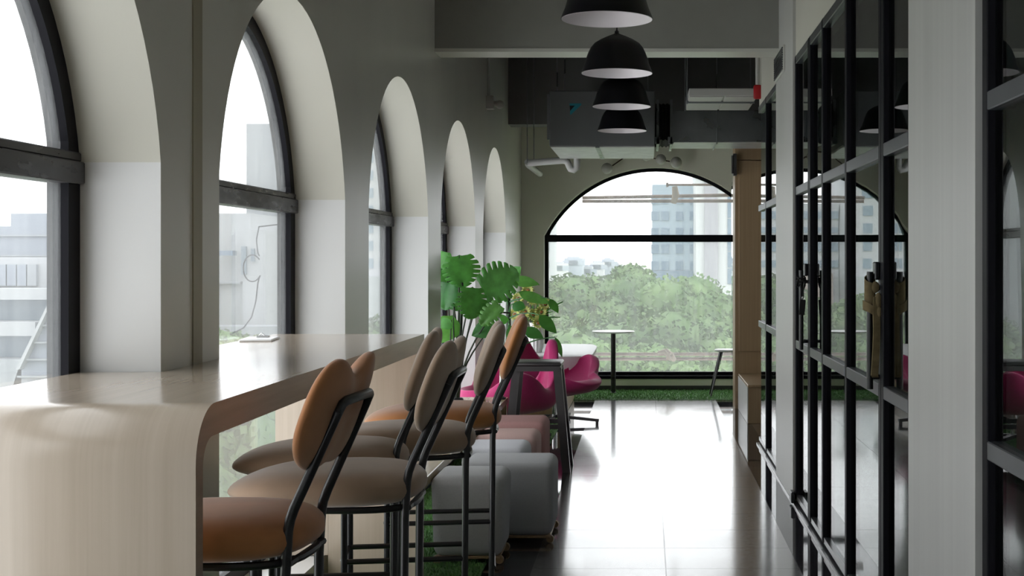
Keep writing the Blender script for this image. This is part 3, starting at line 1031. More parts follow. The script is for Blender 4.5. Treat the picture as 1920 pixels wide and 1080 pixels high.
# ------------------------------------------------------------------ petal armchairs
def petal_chair(label, loc, yaw, wing=.17, rback=.10, lip=.14, wback=.50):
    t = thing('petal_armchair', label, 'armchair', loc, yaw, 'magenta petal armchairs')
    mb = MB()
    nA, nT = 96, 22

    def bump(a, c, wd):
        d = (a - c + PI) % (2 * PI) - PI
        return math.exp(-(d / wd) ** 2)
    rows = []
    for k in range(nA):
        a = 2 * PI * k / nA          # 0 = front (+x), pi = back
        back = bump(a, PI, wback)
        arm = bump(a, 1.45, .42) + bump(a, -1.45, .42)
        front = bump(a, 0, .55)
        H = .37 + .43 * back + .21 * arm + .03 * front
        Rr = .27 + (rback - .2 if rback > .15 else rback) * back + wing * arm + lip * front
        row = []
        for j in range(nT + 1):
            s = j / nT
            # profile: seat bowl then wall
            if s < .45:
                q = s / .45
                r = .24 * q; z = .30 + .035 * q * q
            else:
                q = (s - .45) / .55
                r = .24 + (Rr - .24) * (q ** 1.1) + .045 * math.sin(q * PI) * (1 - .5 * back)
                z = .335 + (H - .335) * (q ** 1.25)
            r *= 1
            row.append((r * math.cos(a) - .02, r * math.sin(a), z))
        rows.append(row)
    mb.grid(rows, closed_u=True)
    bmesh.ops.remove_doubles(mb.bm, verts=mb.bm.verts, dist=1e-4)
    o = mb.build('shell', M['pink'], t, smooth=True, angle=180)
    so = o.modifiers.new('thick', 'SOLIDIFY'); so.thickness = .075; so.offset = 1
    sb = o.modifiers.new('soft', 'SUBSURF'); sb.levels = 1; sb.render_levels = 1
    mb = MB(); mb.tube([(0, 0, .05), (0, 0, .24)], .022, 14); mb.build('column', M['chrome'], t, smooth=True)
    for k in range(4):
        a = math.radians(20) + PI / 2 * k
        d = Vector((math.cos(a), math.sin(a), 0))
        mb = MB()
        sd = Vector((-d.y, d.x, 0))
        rws = []
        for q, wd, z in ((0.02, .024, .062), (.40, .014, .036)):
            c_ = d * q
            rws.append([c_ - sd * wd + Vector((0, 0, z - .012)), c_ + sd * wd + Vector((0, 0, z - .012)), c_ + sd * wd + Vector((0, 0, z + .012)), c_ - sd * wd + Vector((0, 0, z + .012)), c_ - sd * wd + Vector((0, 0, z - .012))])
        V = mb.grid(rws)
        mb._face(V[0][:4]); mb._face(V[1][:4])
        p = d * .385
        mb.tube([(p.x, p.y, 0), (p.x, p.y, .03)], .014, 10)
        mb.build('foot', M['steel_edge'], t)
    return t


petal_chair('magenta petal armchair nearer the viewpoint, behind the metal stool', (-1.06, 10.15, 0), math.radians(202), .09, .22, .06, .40)
petal_chair('magenta petal armchair farther back, turned toward the aisle', (-.80, 11.45, 0), math.radians(-35))

# ------------------------------------------------------------------ white lounge bench on wood plinth
lb = thing('lounge_bench', 'white cushioned bench on a light wood plinth in the far corner', 'bench', (0, 0, 0))
mb = MB(); mb.box(-1.30, -.74, 11.95, 13.45, .0, .36, bev=.006, seg=1); mb.build('plinth', M['wood'], lb)
mb = MB()
rows = []
for i in range(9):
    f = i / 8
    z = .36 + .19 * f
    gx = .53 + .13 * math.sin(f * PI / 2)
    ring = []
    for k in range(48):
        a = 2 * PI * k / 48
        e = 2 / 6
        ca, sa = math.cos(a), math.sin(a)
        ring.append((-.925 + (gx - .23) * math.copysign(abs(ca) ** e, ca), 12.65 + .87 * math.copysign(abs(sa) ** e, sa), z))
    rows.append(ring)
for q, dz in ((.97, .008), (.8, .012), (.4, .014), (.05, .015)):
    rows.append([(-.925 + (x + .925) * q, 12.65 + (y - 12.65) * q, .55 + dz) for x, y, z in rows[8]])
V = [[mb.bm.verts.new(p) for p in r_] for r_ in rows]
for i in range(len(V) - 1):
    for k in range(48):
        mb._face([V[i][k], V[i][(k + 1) % 48], V[i + 1][(k + 1) % 48], V[i + 1][k]])
mb._face(V[0][::-1]); mb._face(V[-1])
mb.build('cushion', M['whitefab'], lb, smooth=True, angle=50)

# ------------------------------------------------------------------ round bistro table, side stool
rt = thing('pedestal_table', 'small round white table on a black post by the end window', 'table', (P(1150, 738, 14.0).x, 14.0, 0))
mb = MB(); mb.lathe([(.0, .645), (.20, .645), (.224, .652), (.226, .658), (.222, .663), (0, .663)], n=48, cap=False); mb.build('table_top', M['white'], rt, smooth=True, angle=50)
mb = MB(); mb.tube([(0, 0, 0), (0, 0, .646)], .026, 18); mb.build('post', M['black'], rt, smooth=True)
mb = MB(); mb.lathe([(0, .0), (.034, .0), (.034, .012), (.026, .02)], n=24, cap=False); mb.build('base', M['black'], rt, smooth=True)

ss = thing('side_stool', 'small white topped stool on thin black splayed legs by the oak column', 'stool', (.83, 13.72, 0))
mb = MB(); mb.lathe([(0, .462), (.10, .462), (.125, .470), (.13, .482), (.125, .488), (.07, .484), (0, .484)], n=36, cap=False); mb.build('seat', M['white'], ss, smooth=True)
for sx in (-1, 1):
    for sy in (-1, 1):
        mb = MB()
        mb.tube([(sx * .07, sy * .05, .464), (sx * .175, sy * .14, 0)], .008, 8)
        mb.tube([(sx * .05, sy * .07, .464), (sx * .175, sy * .14, .01)], .006, 8)
        mb.build('leg', M['black'], ss, smooth=True)


# ------------------------------------------------------------------ plants
def leaf_mesh(L, W, nf, bend, mat_, parent, P0, direction, normal, split=.58, cup=.15):
    """one leaf, midrib along 'direction'; nf fingers a side with slits between them (0 = entire leaf)"""
    mb = MB()

    def width(s):
        if nf:
            return W / 2 * (math.sin(min(1, (s * .93 + .07)) * PI) ** .55) * (1.05 - .35 * s)
        return W / 2 * math.sin(PI * min(1, s ** .75 * .98 + .02)) ** .9

    def pt(s, side, f):
        wv = width(s) * f * side
        sweep = L * (.16 * f - (.20 * f * f * (1 - s) ** 3 if nf else 0))
        y = s * L * .86 + sweep * (1 if nf else .3) * (1 - s * .6)
        z = -bend * L * (s ** 2) - cup * abs(wv) * f + .03 * L * f
        return Vector((wv, y, z))
    for side in (-1, 1):
        if nf:
            for i in range(nf):
                a, b = i / nf, (i + 1) / nf
                g = .13 / nf if i < nf - 1 else 0
                fs = [0, .25, split, .75, 1.0]
                rows = []
                for f in fs:
                    k = 0 if f <= split else (f - split) / (1 - split)
                    gg = g * (.9 if f > split else 0) * (.6 + .4 * k)
                    aa, bb = a + gg, b - gg
                    m_ = (aa + bb) / 2
                    if f == 1.0:
                        rows.append([pt(lerp(aa, m_, .14), side, .98), pt(m_, side, 1.01) + Vector((0, 0, .008)), pt(lerp(bb, m_, .14), side, .98)])
                    else:
                        rows.append([pt(aa, side, f), pt(m_, side, f) + Vector((0, 0, .010 * min(1, f * 2))), pt(bb, side, f)])
                mb.grid(rows)
        else:
            mb.grid([[pt(s / 10, side, f / 4) for f in range(5)] for s in range(11)])
    d = Vector(direction).normalized()
    n = Vector(normal); n = (n - d * n.dot(d)).normalized()
    x = d.cross(n)
    mm = Matrix((x, d, n)).transposed().to_4x4()
    mm.translation = Vector(P0)
    bmesh.ops.transform(mb.bm, matrix=mm, verts=mb.bm.verts)
    return mb.build('leaf', mat_, parent, smooth=True, angle=180)


def curve_pts(a, b, sag, n=8):
    a, b = Vector(a), Vector(b)
    out = []
    for i in range(n + 1):
        t = i / n
        p = a.lerp(b, t)
        p += Vector(sag) * math.sin(PI * t)
        out.append(p)
    return out


pl = thing('potted_monstera', 'tall split leaf monstera in a black saucer pot on the low table', 'plant', (0, 0, 0))
base = Vector((-1.335, 9.22, .42))
mb = MB(); mb.lathe([(0, 0), (.05, 0), (.058, .02), (.05, .03), (0, .03)], base, 28, cap=False); mb.build('pot', M['black'], pl, smooth=True)
# px of leaf base, px of tip, Z, width, normal, fingers, material
LV = [
    ((861, 478), (868, 532), 9.22, .27, (.1, -1, .35), 7, 'leaf'),
    ((903, 545), (962, 512), 9.15, .30, (.1, -1, .25), 7, 'leaf'),
    ((838, 505), (828, 545), 9.30, .22, (.4, -1, .5), 6, 'leaf_d'),
    ((845, 530), (832, 575), 9.25, .20, (-.2, -1, .4), 6, 'leaf_d'),
    ((886, 538), (882, 592), 9.10, .22, (.2, -1, .2), 7, 'leaf'),
    ((893, 560), (903, 592), 9.18, .14, (-.1, -1, .3), 0, 'leaf_d'),
    ((938, 570), (903, 604), 9.05, .16, (.0, -1, .7), 6, 'leaf_b'),
    ((850, 590), (828, 640), 9.20, .17, (.3, -1, .3), 0, 'leaf_b'),
    ((925, 608), (886, 626), 9.12, .13, (.1, -1, .8), 0, 'leaf_d'),
    ((830, 470), (818, 505), 9.32, .20, (-.2, -1, .6), 6, 'leaf'),
    ((846, 600), (826, 612), 9.15, .10, (0, -.8, .6), 0, 'leaf'),
    ((850, 540), (862, 578), 9.35, .18, (0, -1, .2), 6, 'leaf_d'),
]
for i, (a, b, Z, W_, nrm, nf, mk) in enumerate(LV):
    p0, p1 = P(a[0], a[1], Z), P(b[0], b[1], Z - .03)
    d = p1 - p0
    leaf_mesh(d.length * 1.22, W_ * 1.12, nf, .12, M[mk], pl, p0, d, nrm, split=.6)
    s0 = base + Vector((rnd.uniform(-.025, .025), rnd.uniform(-.025, .025), .02))
    mid = Vector((rnd.uniform(-.02, .02) + (p0.x - s0.x) * -.18, 0, 0))
    mb = MB(); mb.tube(curve_pts(s0, p0, mid), [.0075, .0072, .007, .0066, .006, .0056, .005, .0045, .004], 8)
    mb.build('stem', M['stem'], pl, smooth=True)
mb = MB(); mb.tube(curve_pts(base + Vector((0, 0, .02)), P(866, 530, 9.22), (.01, 0, 0)), .012, 10); mb.build('stem', M['stem'], pl, smooth=True)

p2_ = thing('potted_floor_plant', 'broad leaved green plant with one thick stem in the far corner', 'plant', (0, 0, 0))
pb = Vector((P(953, 640, 11.75).x, 11.75, 0))
mb = MB(); mb.lathe([(0, 0), (.10, 0), (.13, .28), (.135, .30), (.12, .30), (.115, .27), (0, .27)], pb, 32, cap=False); mb.build('pot', M['white'], p2_, smooth=True)
tr_top = P(953, 515, 11.75)
mb = MB(); mb.tube(curve_pts(pb + Vector((0, 0, .26)), tr_top, (.0, 0, 0)), [.028, .027, .026, .025, .024, .023, .022, .02, .016], 12); mb.build('trunk', M['stem'], p2_, smooth=True)
LV2 = [
    ((958, 522), (1012, 527), 11.6, .17, (0, -.65, 1), 0, 'leaf_b'),
    ((970, 548), (1036, 562), 11.5, .16, (.1, -.6, 1), 0, 'leaf_b'),
    ((1030, 560), (1049, 585), 11.45, .09, (.7, -1, .5), 0, 'leaf'),
    ((1010, 590), (1046, 622), 11.5, .13, (.5, -1, .6), 0, 'leaf_d'),
    ((1040, 632), (1057, 668), 11.5, .07, (.8, -1, .2), 0, 'leaf_d'),
    ((982, 615), (1020, 630), 11.55, .14, (.0, -.8, 1), 0, 'leaf_d'),
    ((955, 600), (925, 590), 11.6, .15, (-.1, -.7, 1), 0, 'leaf'),
    ((955, 610), (975, 645), 11.5, .14, (.1, -1, .4), 0, 'leaf_d'),
    ((950, 560), (925, 545), 11.7, .13, (-.1, -.7, 1), 0, 'leaf'),
    ((955, 520), (975, 500), 11.8, .12, (.0, -1, .4), 0, 'leaf'),
    ((960, 570), (985, 575), 11.6, .12, (.0, -.9, .7), 0, 'leaf_d'),
]
for a, b, Z, W_, nrm, nf, mk in LV2:
    p0, p1 = P(a[0], a[1], Z), P(b[0], b[1], Z - .05)
    d = p1 - p0
    leaf_mesh(d.length * 1.12, W_, 0, .16, M[mk], p2_, p0, d, nrm, cup=.25)
    s0 = Vector((pb.x, pb.y, min(p0.z - .02, 1.15) - rnd.uniform(.02, .14)))
    mb = MB(); mb.tube(curve_pts(s0, p0, (0, 0, .03)), [.008, .0075, .007, .0065, .006, .0055, .005, .0045, .004], 8); mb.build('stem', M['leaf_d'], p2_, smooth=True)

# vase of yellow flowers on the white bench
vz = thing('flower_vase', 'ribbed white vase of yellow green flowers on the white bench', 'flowers', (P(1004, 600, 12.15).x, 12.15, .565))
mb = MB()
rows = []
for r_, z_ in ((.02, 0), (.055, 0), (.07, .05), (.075, .12), (.062, .20), (.048, .25), (.055, .275), (.048, .275), (.04, .24)):
    rows.append([((r_ * (1 + .05 * math.cos(14 * 2 * PI * k / 84))) * math.cos(2 * PI * k / 84), (r_ * (1 + .05 * math.cos(14 * 2 * PI * k / 84))) * math.sin(2 * PI * k / 84), z_) for k in range(84)])
V = [[mb.bm.verts.new(p) for p in r_] for r_ in rows]
for i in range(len(V) - 1):
    for k in range(84):
        mb._face([V[i][k], V[i][(k + 1) % 84], V[i + 1][(k + 1) % 84], V[i + 1][k]])
mb._face(V[0][::-1])
mb.build('vase', M['white'], vz, smooth=True, angle=50)
FL = [(972, 560), (985, 585), (1000, 563), (1015, 585), (1010, 606), (990, 545), (1022, 570), (965, 590), (1000, 590)]
for i, (fx, fy) in enumerate(FL):
    Zf = 12.05 + .05 * (i % 3) - .05
    c_ = P(fx, fy, Zf) - Vector(vz.location)
    nrm = (Vector((c_.x * .8, -1, .35))).normalized()
    q = nrm.to_track_quat('Z', 'Y').to_matrix().to_4x4(); q.translation = c_
    mb = MB()
    npet = 14
    for layer in range(2):
        for k in range(npet):
            a = 2 * PI * (k + .5 * layer) / npet
            r0, r1 = .022, .065 - .012 * layer
            wv = .008
            d_ = Vector((math.cos(a), math.sin(a), 0)); s_ = Vector((-d_.y, d_.x, 0))
            rows = [[d_ * r0 - s_ * wv * .5 + Vector((0, 0, .004 * layer)), d_ * r0 + s_ * wv * .5 + Vector((0, 0, .004 * layer))],
                    [d_ * (r0 + r1) / 2 - s_ * wv + Vector((0, 0, .012 + .006 * layer)), d_ * (r0 + r1) / 2 + s_ * wv + Vector((0, 0, .012 + .006 * layer))],
                    [d_ * r1 - s_ * .001 + Vector((0, 0, .006 + .02 * layer)), d_ * r1 + s_ * .001 + Vector((0, 0, .006 + .02 * layer))]]
            mb.grid([[q @ p for p in r_] for r_ in rows])
    fl = mb.build('flower', M['petal'], vz, smooth=True)
    mb = MB(); mb.ball((0, 0, .004), .016, 12, 8, (1, 1, .6)); bmesh.ops.transform(mb.bm, matrix=q, verts=mb.bm.verts)
    mb.build('flower_core', M['flower_core'], fl, smooth=True)
    mb = MB(); mb.tube(curve_pts((c_.x * .1, 0, .2), c_ - nrm * .012, (0, 0, .02)), .004, 6); mb.build('stem', M['stem'], vz, smooth=True)
for k in range(26):
    a = rnd.uniform(0, 2 * PI); r_ = rnd.uniform(.12, .24)
    p0 = Vector((0, 0, .27)); p1 = Vector((math.cos(a) * r_, math.sin(a) * r_ * .5 - .05, .27 + rnd.uniform(.02, .30)))
    d = p1 - p0
    leaf_mesh(d.length, .022, 0, .25, M['leaf_d' if k % 3 else 'leaf'], vz, p0, d, (0, -.6, 1), cup=.1)

# ------------------------------------------------------------------ pendants
pr_ = [(1.0, 0), (.955, .12), (.905, .24), (.855, .42), (.80, .57), (.73, .71), (.63, .83), (.47, .93), (.28, 1.02), (.12, 1.085), (.06, 1.115)]
R0, ZR = .205, 2.476
LAB = ['black dome pendant lamp nearest the viewpoint, cut by the picture top', 'black dome pendant lamp second in the row, before the beam',
       'black dome pendant lamp third in the row, just past the beam', 'black dome pendant lamp farthest along, before the ventilation unit']


def pendant(label):
    t = thing('pendant_lamp', label, 'pendant lamp', group='black pendant lamps over the aisle')
    mb = MB()
    mb.lathe([(R0 * r_, R0 * h_) for r_, h_ in pr_], n=56, cap=False)
    mb.lathe([(R0 * 1.0, 0), (R0 * 1.0 - .003, 0)], n=56, cap=False)
    mb.build('shade', M['lampblack'], t, smooth=True, angle=50)
    mb = MB()
    mb.lathe([(R0 * r_ - .003, R0 * h_ - .0015) for r_, h_ in pr_], n=56, cap=False)
    mb.build('shade_lining', M['lampwhite'], t, smooth=True, angle=50)
    mb = MB(); mb.lathe([(.0, .06), (.025, .07), (.032, .10), (.018, .15), (.016, .22)], n=20, cap=False); mb.build('bulb', M['white'], t, smooth=True)
    mb = MB(); mb.lathe([(.013, R0 * 1.09), (.013, R0 * 1.17), (.006, R0 * 1.2)], n=16); mb.build('cap', M['black'], t, smooth=True)
    mb = MB(); mb.tube([(0, 0, R0 * 1.19), (0, 0, ZT - ZR)], .004, 8); mb.build('cord', M['black'], t)
    mb = MB(); mb.lathe([(.05, ZT - ZR - .03), (.05, ZT - ZR - .001)], n=20); mb.build('ceiling_rose', M['black'], t, smooth=True)
    return t


pd = pendant(LAB[0]); pd.location = (-.178, 5.88, ZR)
for i, (x_, y_) in enumerate([(-.172, 7.57), (-.176, 9.2), (-.205, 10.9)]):
    dup(pd, (x_, y_, ZR), 0, LAB[i + 1])

# ------------------------------------------------------------------ services under the far ceiling
ac = thing('ventilation_unit', 'grey boxy ceiling ventilation unit with a small blue logo', 'ventilation unit', (0, 0, 0))
ax0, ax1, ay0, ay1, az0, az1 = -.8375, .0686, 11.35, 12.62, 2.386, 2.865
mb = MB(); mb.box(ax0, ax1, ay0, ay1, az0 + .004, az1, bev=.006, seg=1); mb.build('casing', M['unit'], ac)
mb = MB(); mb.box(ax0 + .01, ax0 + .395, ay0 + .005, ay1, az0 - .006, az0 + .003); mb.build('bottom_plate', M['foil'], ac)
mb = MB(); mb.box(ax0 + .43, ax1 - .005, ay0 + .005, ay1, az0 - .006, az0 + .003); mb.build('bottom_plate', M['foil'], ac)
mb = MB(); mb.box(ax0 + .395, ax0 + .43, ay0 + .002, ay1, az0 - .012, az0 + .002); mb.build('bottom_seam', M['galv'], ac)
# logo: dark and blue triangles
mb = MB()
lz = lambda px, py: P(px, py, ay0)
yy = ay0 - .002


def tri(mb, pts):
    vs = [lz(*p) for p in pts]
    mb.prism([(v.x, yy, v.z) for v in vs], (0, .0025, 0))


tri(mb, [(1068, 194), (1090, 194), (1090, 196.5), (1070.5, 215), (1069, 215), (1069, 208), (1078, 198), (1068, 198)])
mb.build('logo_blue', mat('logo_blue', (.02, .25, .32), .5), ac)
mb = MB(); tri(mb, [(1068, 198), (1078, 198), (1069, 208)]); mb.build('logo_black', M['black'], ac)
mb = MB(); mb.box(ax0 - .02, ax0 + .002, ay0 + .002, ay0 + .05, az0 + .06, az1 - .03); mb.build('bracket', M['galv'], ac)
for x_ in (ax0 + .06, ax1 - .06):
    for y_ in (ay0 + .1, ay1 - .1):
        mb = MB(); mb.tube([(x_, y_, az1 - .01), (x_, y_, ZT)], .006, 6); mb.build('hanger_rod', M['galv'], ac)

dk = thing('air_duct', 'wide silver sheet metal air duct running to the right', 'duct', (0, 0, 0))
mb = MB(); mb.box(.215, 2.6, 11.75, 12.40, 2.462, 2.74, bev=.004, seg=1); mb.build('duct_body', M['galv'], dk)
mb = MB(); mb.box(.22, 2.6, 11.755, 12.39, 2.456, 2.4615); mb.build('foil_underside', M['foil'], dk)
mb = MB()
rows = []
for i in range(9):
    x_ = .075 + .14 * i / 8
    g = .012 * (i % 2)
    rows.append([(x_, 11.72 + g, 2.47 + g), (x_, 12.44 - g, 2.47 + g), (x_, 12.44 - g, 2.80 - g), (x_, 11.72 + g, 2.80 - g), (x_, 11.72 + g, 2.47 + g)])
mb.grid(rows); mb.build('flexible_collar', M['rubber'], dk)
for x_ in (.085, .205):
    mb = MB(); mb.box(x_, x_ + .022, 11.69, 12.46, 2.435, 2.83); mb.box(x_ - .02, x_ + .03, 11.69, 11.70, 2.44, 2.50); mb.build('flange', M['galv'], dk)
for x_ in (.62, 1.2):
    mb = MB(); mb.tube([(x_, 11.73, 2.44), (x_, 11.73, ZT)], .005, 6); mb.tube([(x_, 11.73, 2.445), (x_, 12.42, 2.445)], .005, 6); mb.build('hanger_rod', M['galv'], dk)

cu = thing('ceiling_cassette', 'pale flat ceiling cassette unit above the duct', 'ventilation unit', (0, 0, 0))
cx0, cx1 = .325, .855
mb = MB(); mb.box(cx0, cx1, 10.2, 11.12, 2.676, 2.735, bev=.004, seg=1); mb.build('casing', M['plastic'], cu)
for (a, b) in ((cx0 + .005, cx0 + .265), (cx0 + .28, cx1 - .005)):
    for (c_, d_) in ((10.21, 10.50), (10.53, 11.10)):
        mb = MB(); mb.box(a, b, c_, d_, 2.667, 2.6755, bev=.002, seg=1); mb.build('bottom_panel', M['plastic'], cu)
mb = MB(); mb.box(cx0 - .012, cx1, 10.505, 10.525, 2.655, 2.675); mb.build('support_bar', M['galv'], cu)
for x_, y_ in ((cx0 - .006, 10.515), (cx0 - .006, 11.0), (cx1 - .03, 10.515)):
    mb = MB(); mb.tube([(x_, y_, 2.65), (x_, y_, ZT)], .006, 6); mb.build('hanger_rod', M['galv'], cu)

fa = thing('fire_detector', 'red detector box hanging from a white ceiling pipe', 'detector', (.838, 10.02, 0))
mb = MB(); mb.box(-.030, .030, -.03, .03, 2.630, 2.735, bev=.012, seg=3); mb.build('box', M['red'], fa, smooth=True)
mb = MB(); mb.tube([(0, 0, 2.735), (0, 0, ZT)], .016, 12); mb.build('pipe', M['plastic'], fa, smooth=True)

sc_ = thing('security_camera', 'white wall camera on a white conduit high on the left wall', 'camera', (XL, 11.2, 0))
mb = MB(); mb.tube([(.02, 0, 2.80), (.02, 0, ZT)], .013, 10); mb.build('conduit', M['plastic'], sc_, smooth=True)
mb = MB(); mb.box(.0, .065, -.04, .04, 2.688, 2.80, bev=.006, seg=2); mb.build('mount', M['plastic'], sc_, smooth=True)
mb = MB(); mb.tube([(.06, 0, 2.735), (.10, 0, 2.73)], [.02, .03], 16); mb.ball((.115, 0, 2.728), .036, 18, 12); mb.build('camera_dome', M['plastic'], sc_, smooth=True)

dp = thing('drain_pipe', 'grey insulated drain pipe under the ventilation unit', 'pipe', (0, 0, 0))
Yp = 12.75
pth = [P(1082, 292, Yp), P(1082, 306, Yp), P(1081, 315, Yp), P(1076, 318.5, Yp), P(1070, 317, Yp), P(1067, 311, Yp), P(1064, 304, Yp), P(1058, 301, Yp), P(1050, 301, Yp), P(1000, 305, Yp), P(990, 306, Yp)]
mb = MB(); mb.tube(pth, .034, 14); mb.build('pipe', M['pvc'], dp, smooth=True)
mb = MB(); mb.tube([P(989, 304, Yp), P(989, 308, Yp) + Vector((0, .1, 0)), P(1004, 319, Yp) + Vector((0, .55, 0))], .03, 14); mb.build('branch', M['pvc'], dp, smooth=True)
for px_ in (988.5, 1001):
    a = P(px_, 306, Yp)
    mb = MB(); mb.tube([a, (a.x, a.y, 3.5)], .0045, 6); mb.build('hanger_rod', M['galv'], dp)

wlmp = thing('branching_wall_lamp', 'branched lamp with frosted glass globes above the end window', 'wall lamp', (0, 0, 0))
Yg = 14.15
gl_ = [(1138, 316, 10.5), (1212, 293, 9.5), (1239, 299, 10), (1268, 305, 11), (1178, 288, 9.5)]
mb = MB()
hub = P(1205, 284, Yg)
mb.tube([P(1148, 311, Yg), P(1168, 297, Yg), P(1185, 285, Yg), hub], .007, 8)
mb.tube([hub, P(1226, 297, Yg), P(1256, 303, Yg)], .008, 8)
mb.tube([hub, Vector((hub.x, YE, hub.z))], .012, 8)
mb.tube([P(1178, 288, Yg), hub], .006, 8)
mb.build('arm', M['bronze'], wlmp, smooth=True)
for gx, gy, gr in gl_:
    mb = MB(); mb.ball(P(gx, gy, Yg), gr * Yg / F, 20, 14); mb.build('globe', M['globe'], wlmp, smooth=True)

# ------------------------------------------------------------------ outside: pipes and cable by the windows
Yo = 15.2
sf = thing('scaffold_poles', 'rusty scaffold poles lashed together outside the end window', 'scaffold', (0, 0, 0))


def pole(a, b, r):
    mb = MB(); mb.tube([a, a.lerp(b, .33), a.lerp(b, .66), b], r, 10)
    mb.build('pole', M['rust'], sf, smooth=True)


pole(P(1092, 371, Yo), P(1640, 361, Yo), .020)
pole(P(1092, 377.5, Yo + .05), P(1640, 376, Yo + .05), .020)
pole(P(1250, 346.5, Yo - .12), P(1640, 346, Yo - .12), .013)
pole(P(900, 664, Yo), P(1640, 664, Yo), .020)
pole(P(900, 673.5, Yo + .02), P(1640, 672, Yo + .02), .020)
for x_ in (-1.75, 2.6):
    pole(Vector((x_, Yo + .06, -14)), Vector((x_, Yo + .06, 4)), .03)
mb = MB(); mb.tube([P(1265, 350, Yo - .05), P(1267, 365, Yo - .06), P(1263, 381, Yo - .03)], [.03, .042, .03], 12); mb.build('lashing', M['canvas_d'], sf, smooth=True)
mb = MB(); mb.tube([P(1249, 346.5, Yo - .12), P(1253, 346.5, Yo - .12)], .026, 12); mb.build('flange', M['rust'], sf, smooth=True)
mb = MB(); mb.tube([P(1233, 661, Yo - .05), P(1246, 659, Yo - .05), P(1258, 668, Yo - .06), P(1265, 675, Yo - .03)], [.016, .034, .045, .026], 12); mb.tube([P(1248, 655, Yo - .07), P(1256, 662, Yo - .08), P(1252, 674, Yo - .07)], [.02, .03, .02], 10)
mb.build('lashing', M['canvas_d'], sf, smooth=True)
Zc = 5.72
mb = MB()
pts = [P(529, 425, Zc), P(524, 450, Zc), P(527, 475, Zc), P(530, 480, Zc)]
mb.tube([Vector((-1.545, 6.0, pts[0].z + .02))] + pts, .003, 6)
pts = [P(516.5 + 17 * math.cos(a), 503 - 25 * math.sin(a), Zc) for a in [math.radians(40 + 12 * i) for i in range(25)]]
pts += [P(527, 530, Zc), P(523, 565, Zc), P(515, 595, Zc), P(500, 615, Zc), P(475, 627, Zc)]
for p in pts:
    pass
mb.tube(pts, .003, 6)
cb = mb.build('loose_cable', M['frame'], smooth=True)
cb.location.x = -.10
tag(cb, 'thin loose cable looping outside the window above the counter', 'cable')

# ------------------------------------------------------------------ outside: trees
import numpy as np


def crown_mesh(name, seed, m_, rx=4.0, rz=3.2, nblob=9, nleaf=14000, ls=.105):
    rg = random.Random(seed)
    V, Fc = [], []
    blobs = [(Vector((0, 0, 0)), .62)]
    for i in range(nblob * 3):
        a = rg.uniform(0, 2 * PI); e = rg.uniform(-.3, 1.0)
        d = Vector((math.cos(a) * math.sqrt(max(0, 1 - e * e)), math.sin(a) * math.sqrt(max(0, 1 - e * e)), e))
        blobs.append((d * rg.uniform(.45, .72), rg.uniform(.22, .36)))
    bm = bmesh.new()
    for c_, r_ in blobs:
        bmesh.ops.create_icosphere(bm, subdivisions=2, radius=r_ * .93, matrix=Matrix.Translation(c_))
    for v in bm.verts:
        n = mnoise.noise(v.co * 5 + Vector((seed, 0, 0)))
        v.co *= 1 + .07 * n
        v.co.x *= rx; v.co.y *= rx; v.co.z *= rz
    for _ in range(nleaf):
        c_, r_ = rg.choice(blobs)
        d = Vector((rg.gauss(0, 1), rg.gauss(0, 1), rg.gauss(.3, 1))).normalized()
        p = c_ + d * r_ * rg.uniform(.9, 1.1)
        p = Vector((p.x * rx, p.y * rx, p.z * rz))
        a = Vector((rg.gauss(0, 1), rg.gauss(0, 1), rg.gauss(0, 1))).normalized()
        b = a.orthogonal().normalized()
        s = ls * rg.uniform(.6, 1.5)
        try:
            bm.faces.new([bm.verts.new(p + q) for q in (-a * s, b * s * .6, a * s, -b * s * .6)])
        except ValueError:
            pass
    me = bpy.data.meshes.new(name); bm.to_mesh(me); bm.free()
    me.materials.append(m_)
    me.shade_smooth()
    return me


CM = [crown_mesh('crown', 11, M['tree1']), crown_mesh('crown', 23, M['tree1'], nblob=11), crown_mesh('crown', 37, M['tree2'], rz=2.8), crown_mesh('crown', 5, M['tree2'], rx=2.2, rz=1.6, nblob=7, nleaf=6000, ls=.08)]
tk_mb = MB(); tk_mb.tube([(0, 0, -12), (.1, 0, -5), (0, .1, 0)], [.4, .3, .18], 8)
tk0 = tk_mb.build('trunk', M['bark'], smooth=True)
TRUNK = tk0.data
bpy.data.objects.remove(tk0)


def tree(name, label, px, ytop, Z, var, sc=1.0, X=None, group='trees beyond the windows'):
    hz = (3.2, 3.2, 2.8, 1.6)[var] * .95 * sc
    p = P(px, ytop, Z)
    if X is not None:
        p.x = X
    t = thing(name, label, 'tree', (p.x, Z, p.z - hz), rnd.uniform(0, 6), group)
    o = bpy.data.objects.new('crown', CM[var]); COL.objects.link(o); o.parent = t; o.scale = (sc, sc, sc)
    k = bpy.data.objects.new('trunk', TRUNK); COL.objects.link(k); k.parent = t
    return t


TR = [
    (1075, 524, 52, 0, 1.0, 'leafy tree at the left edge of the end window view'),
    (1128, 512, 66, 1, 1.1, 'leafy tree second from the left in the end window view'),
    (1178, 502, 74, 0, 1.1, 'tallest tree crown in the middle of the end window view'),
    (1258, 512, 58, 1, 1.15, 'broad tree crown before the blue grey tower'),
    (1335, 556, 50, 0, 1.0, 'tree crown before the white tower, at the right'),
    (1395, 600, 46, 1, 1.0, 'tree crown mostly hidden by the oak column'),
    (1102, 590, 40, 1, .9, 'lower leafy crown behind the round table top, left side'),
    (1180, 575, 46, 2, 1.0, 'paler leafy crown above the round table'),
    (1262, 588, 40, 0, .9, 'lower dark leafy crown right of the round table'),
    (1345, 630, 36, 2, .8, 'lower crown beside the oak column'),
    (1045, 585, 42, 2, .9, 'pale crown beside the left window frame'),
]
for px_, yt, Z, v_, s_, lab in TR:
    tree('tree', lab, px_, yt, Z, v_, s_)
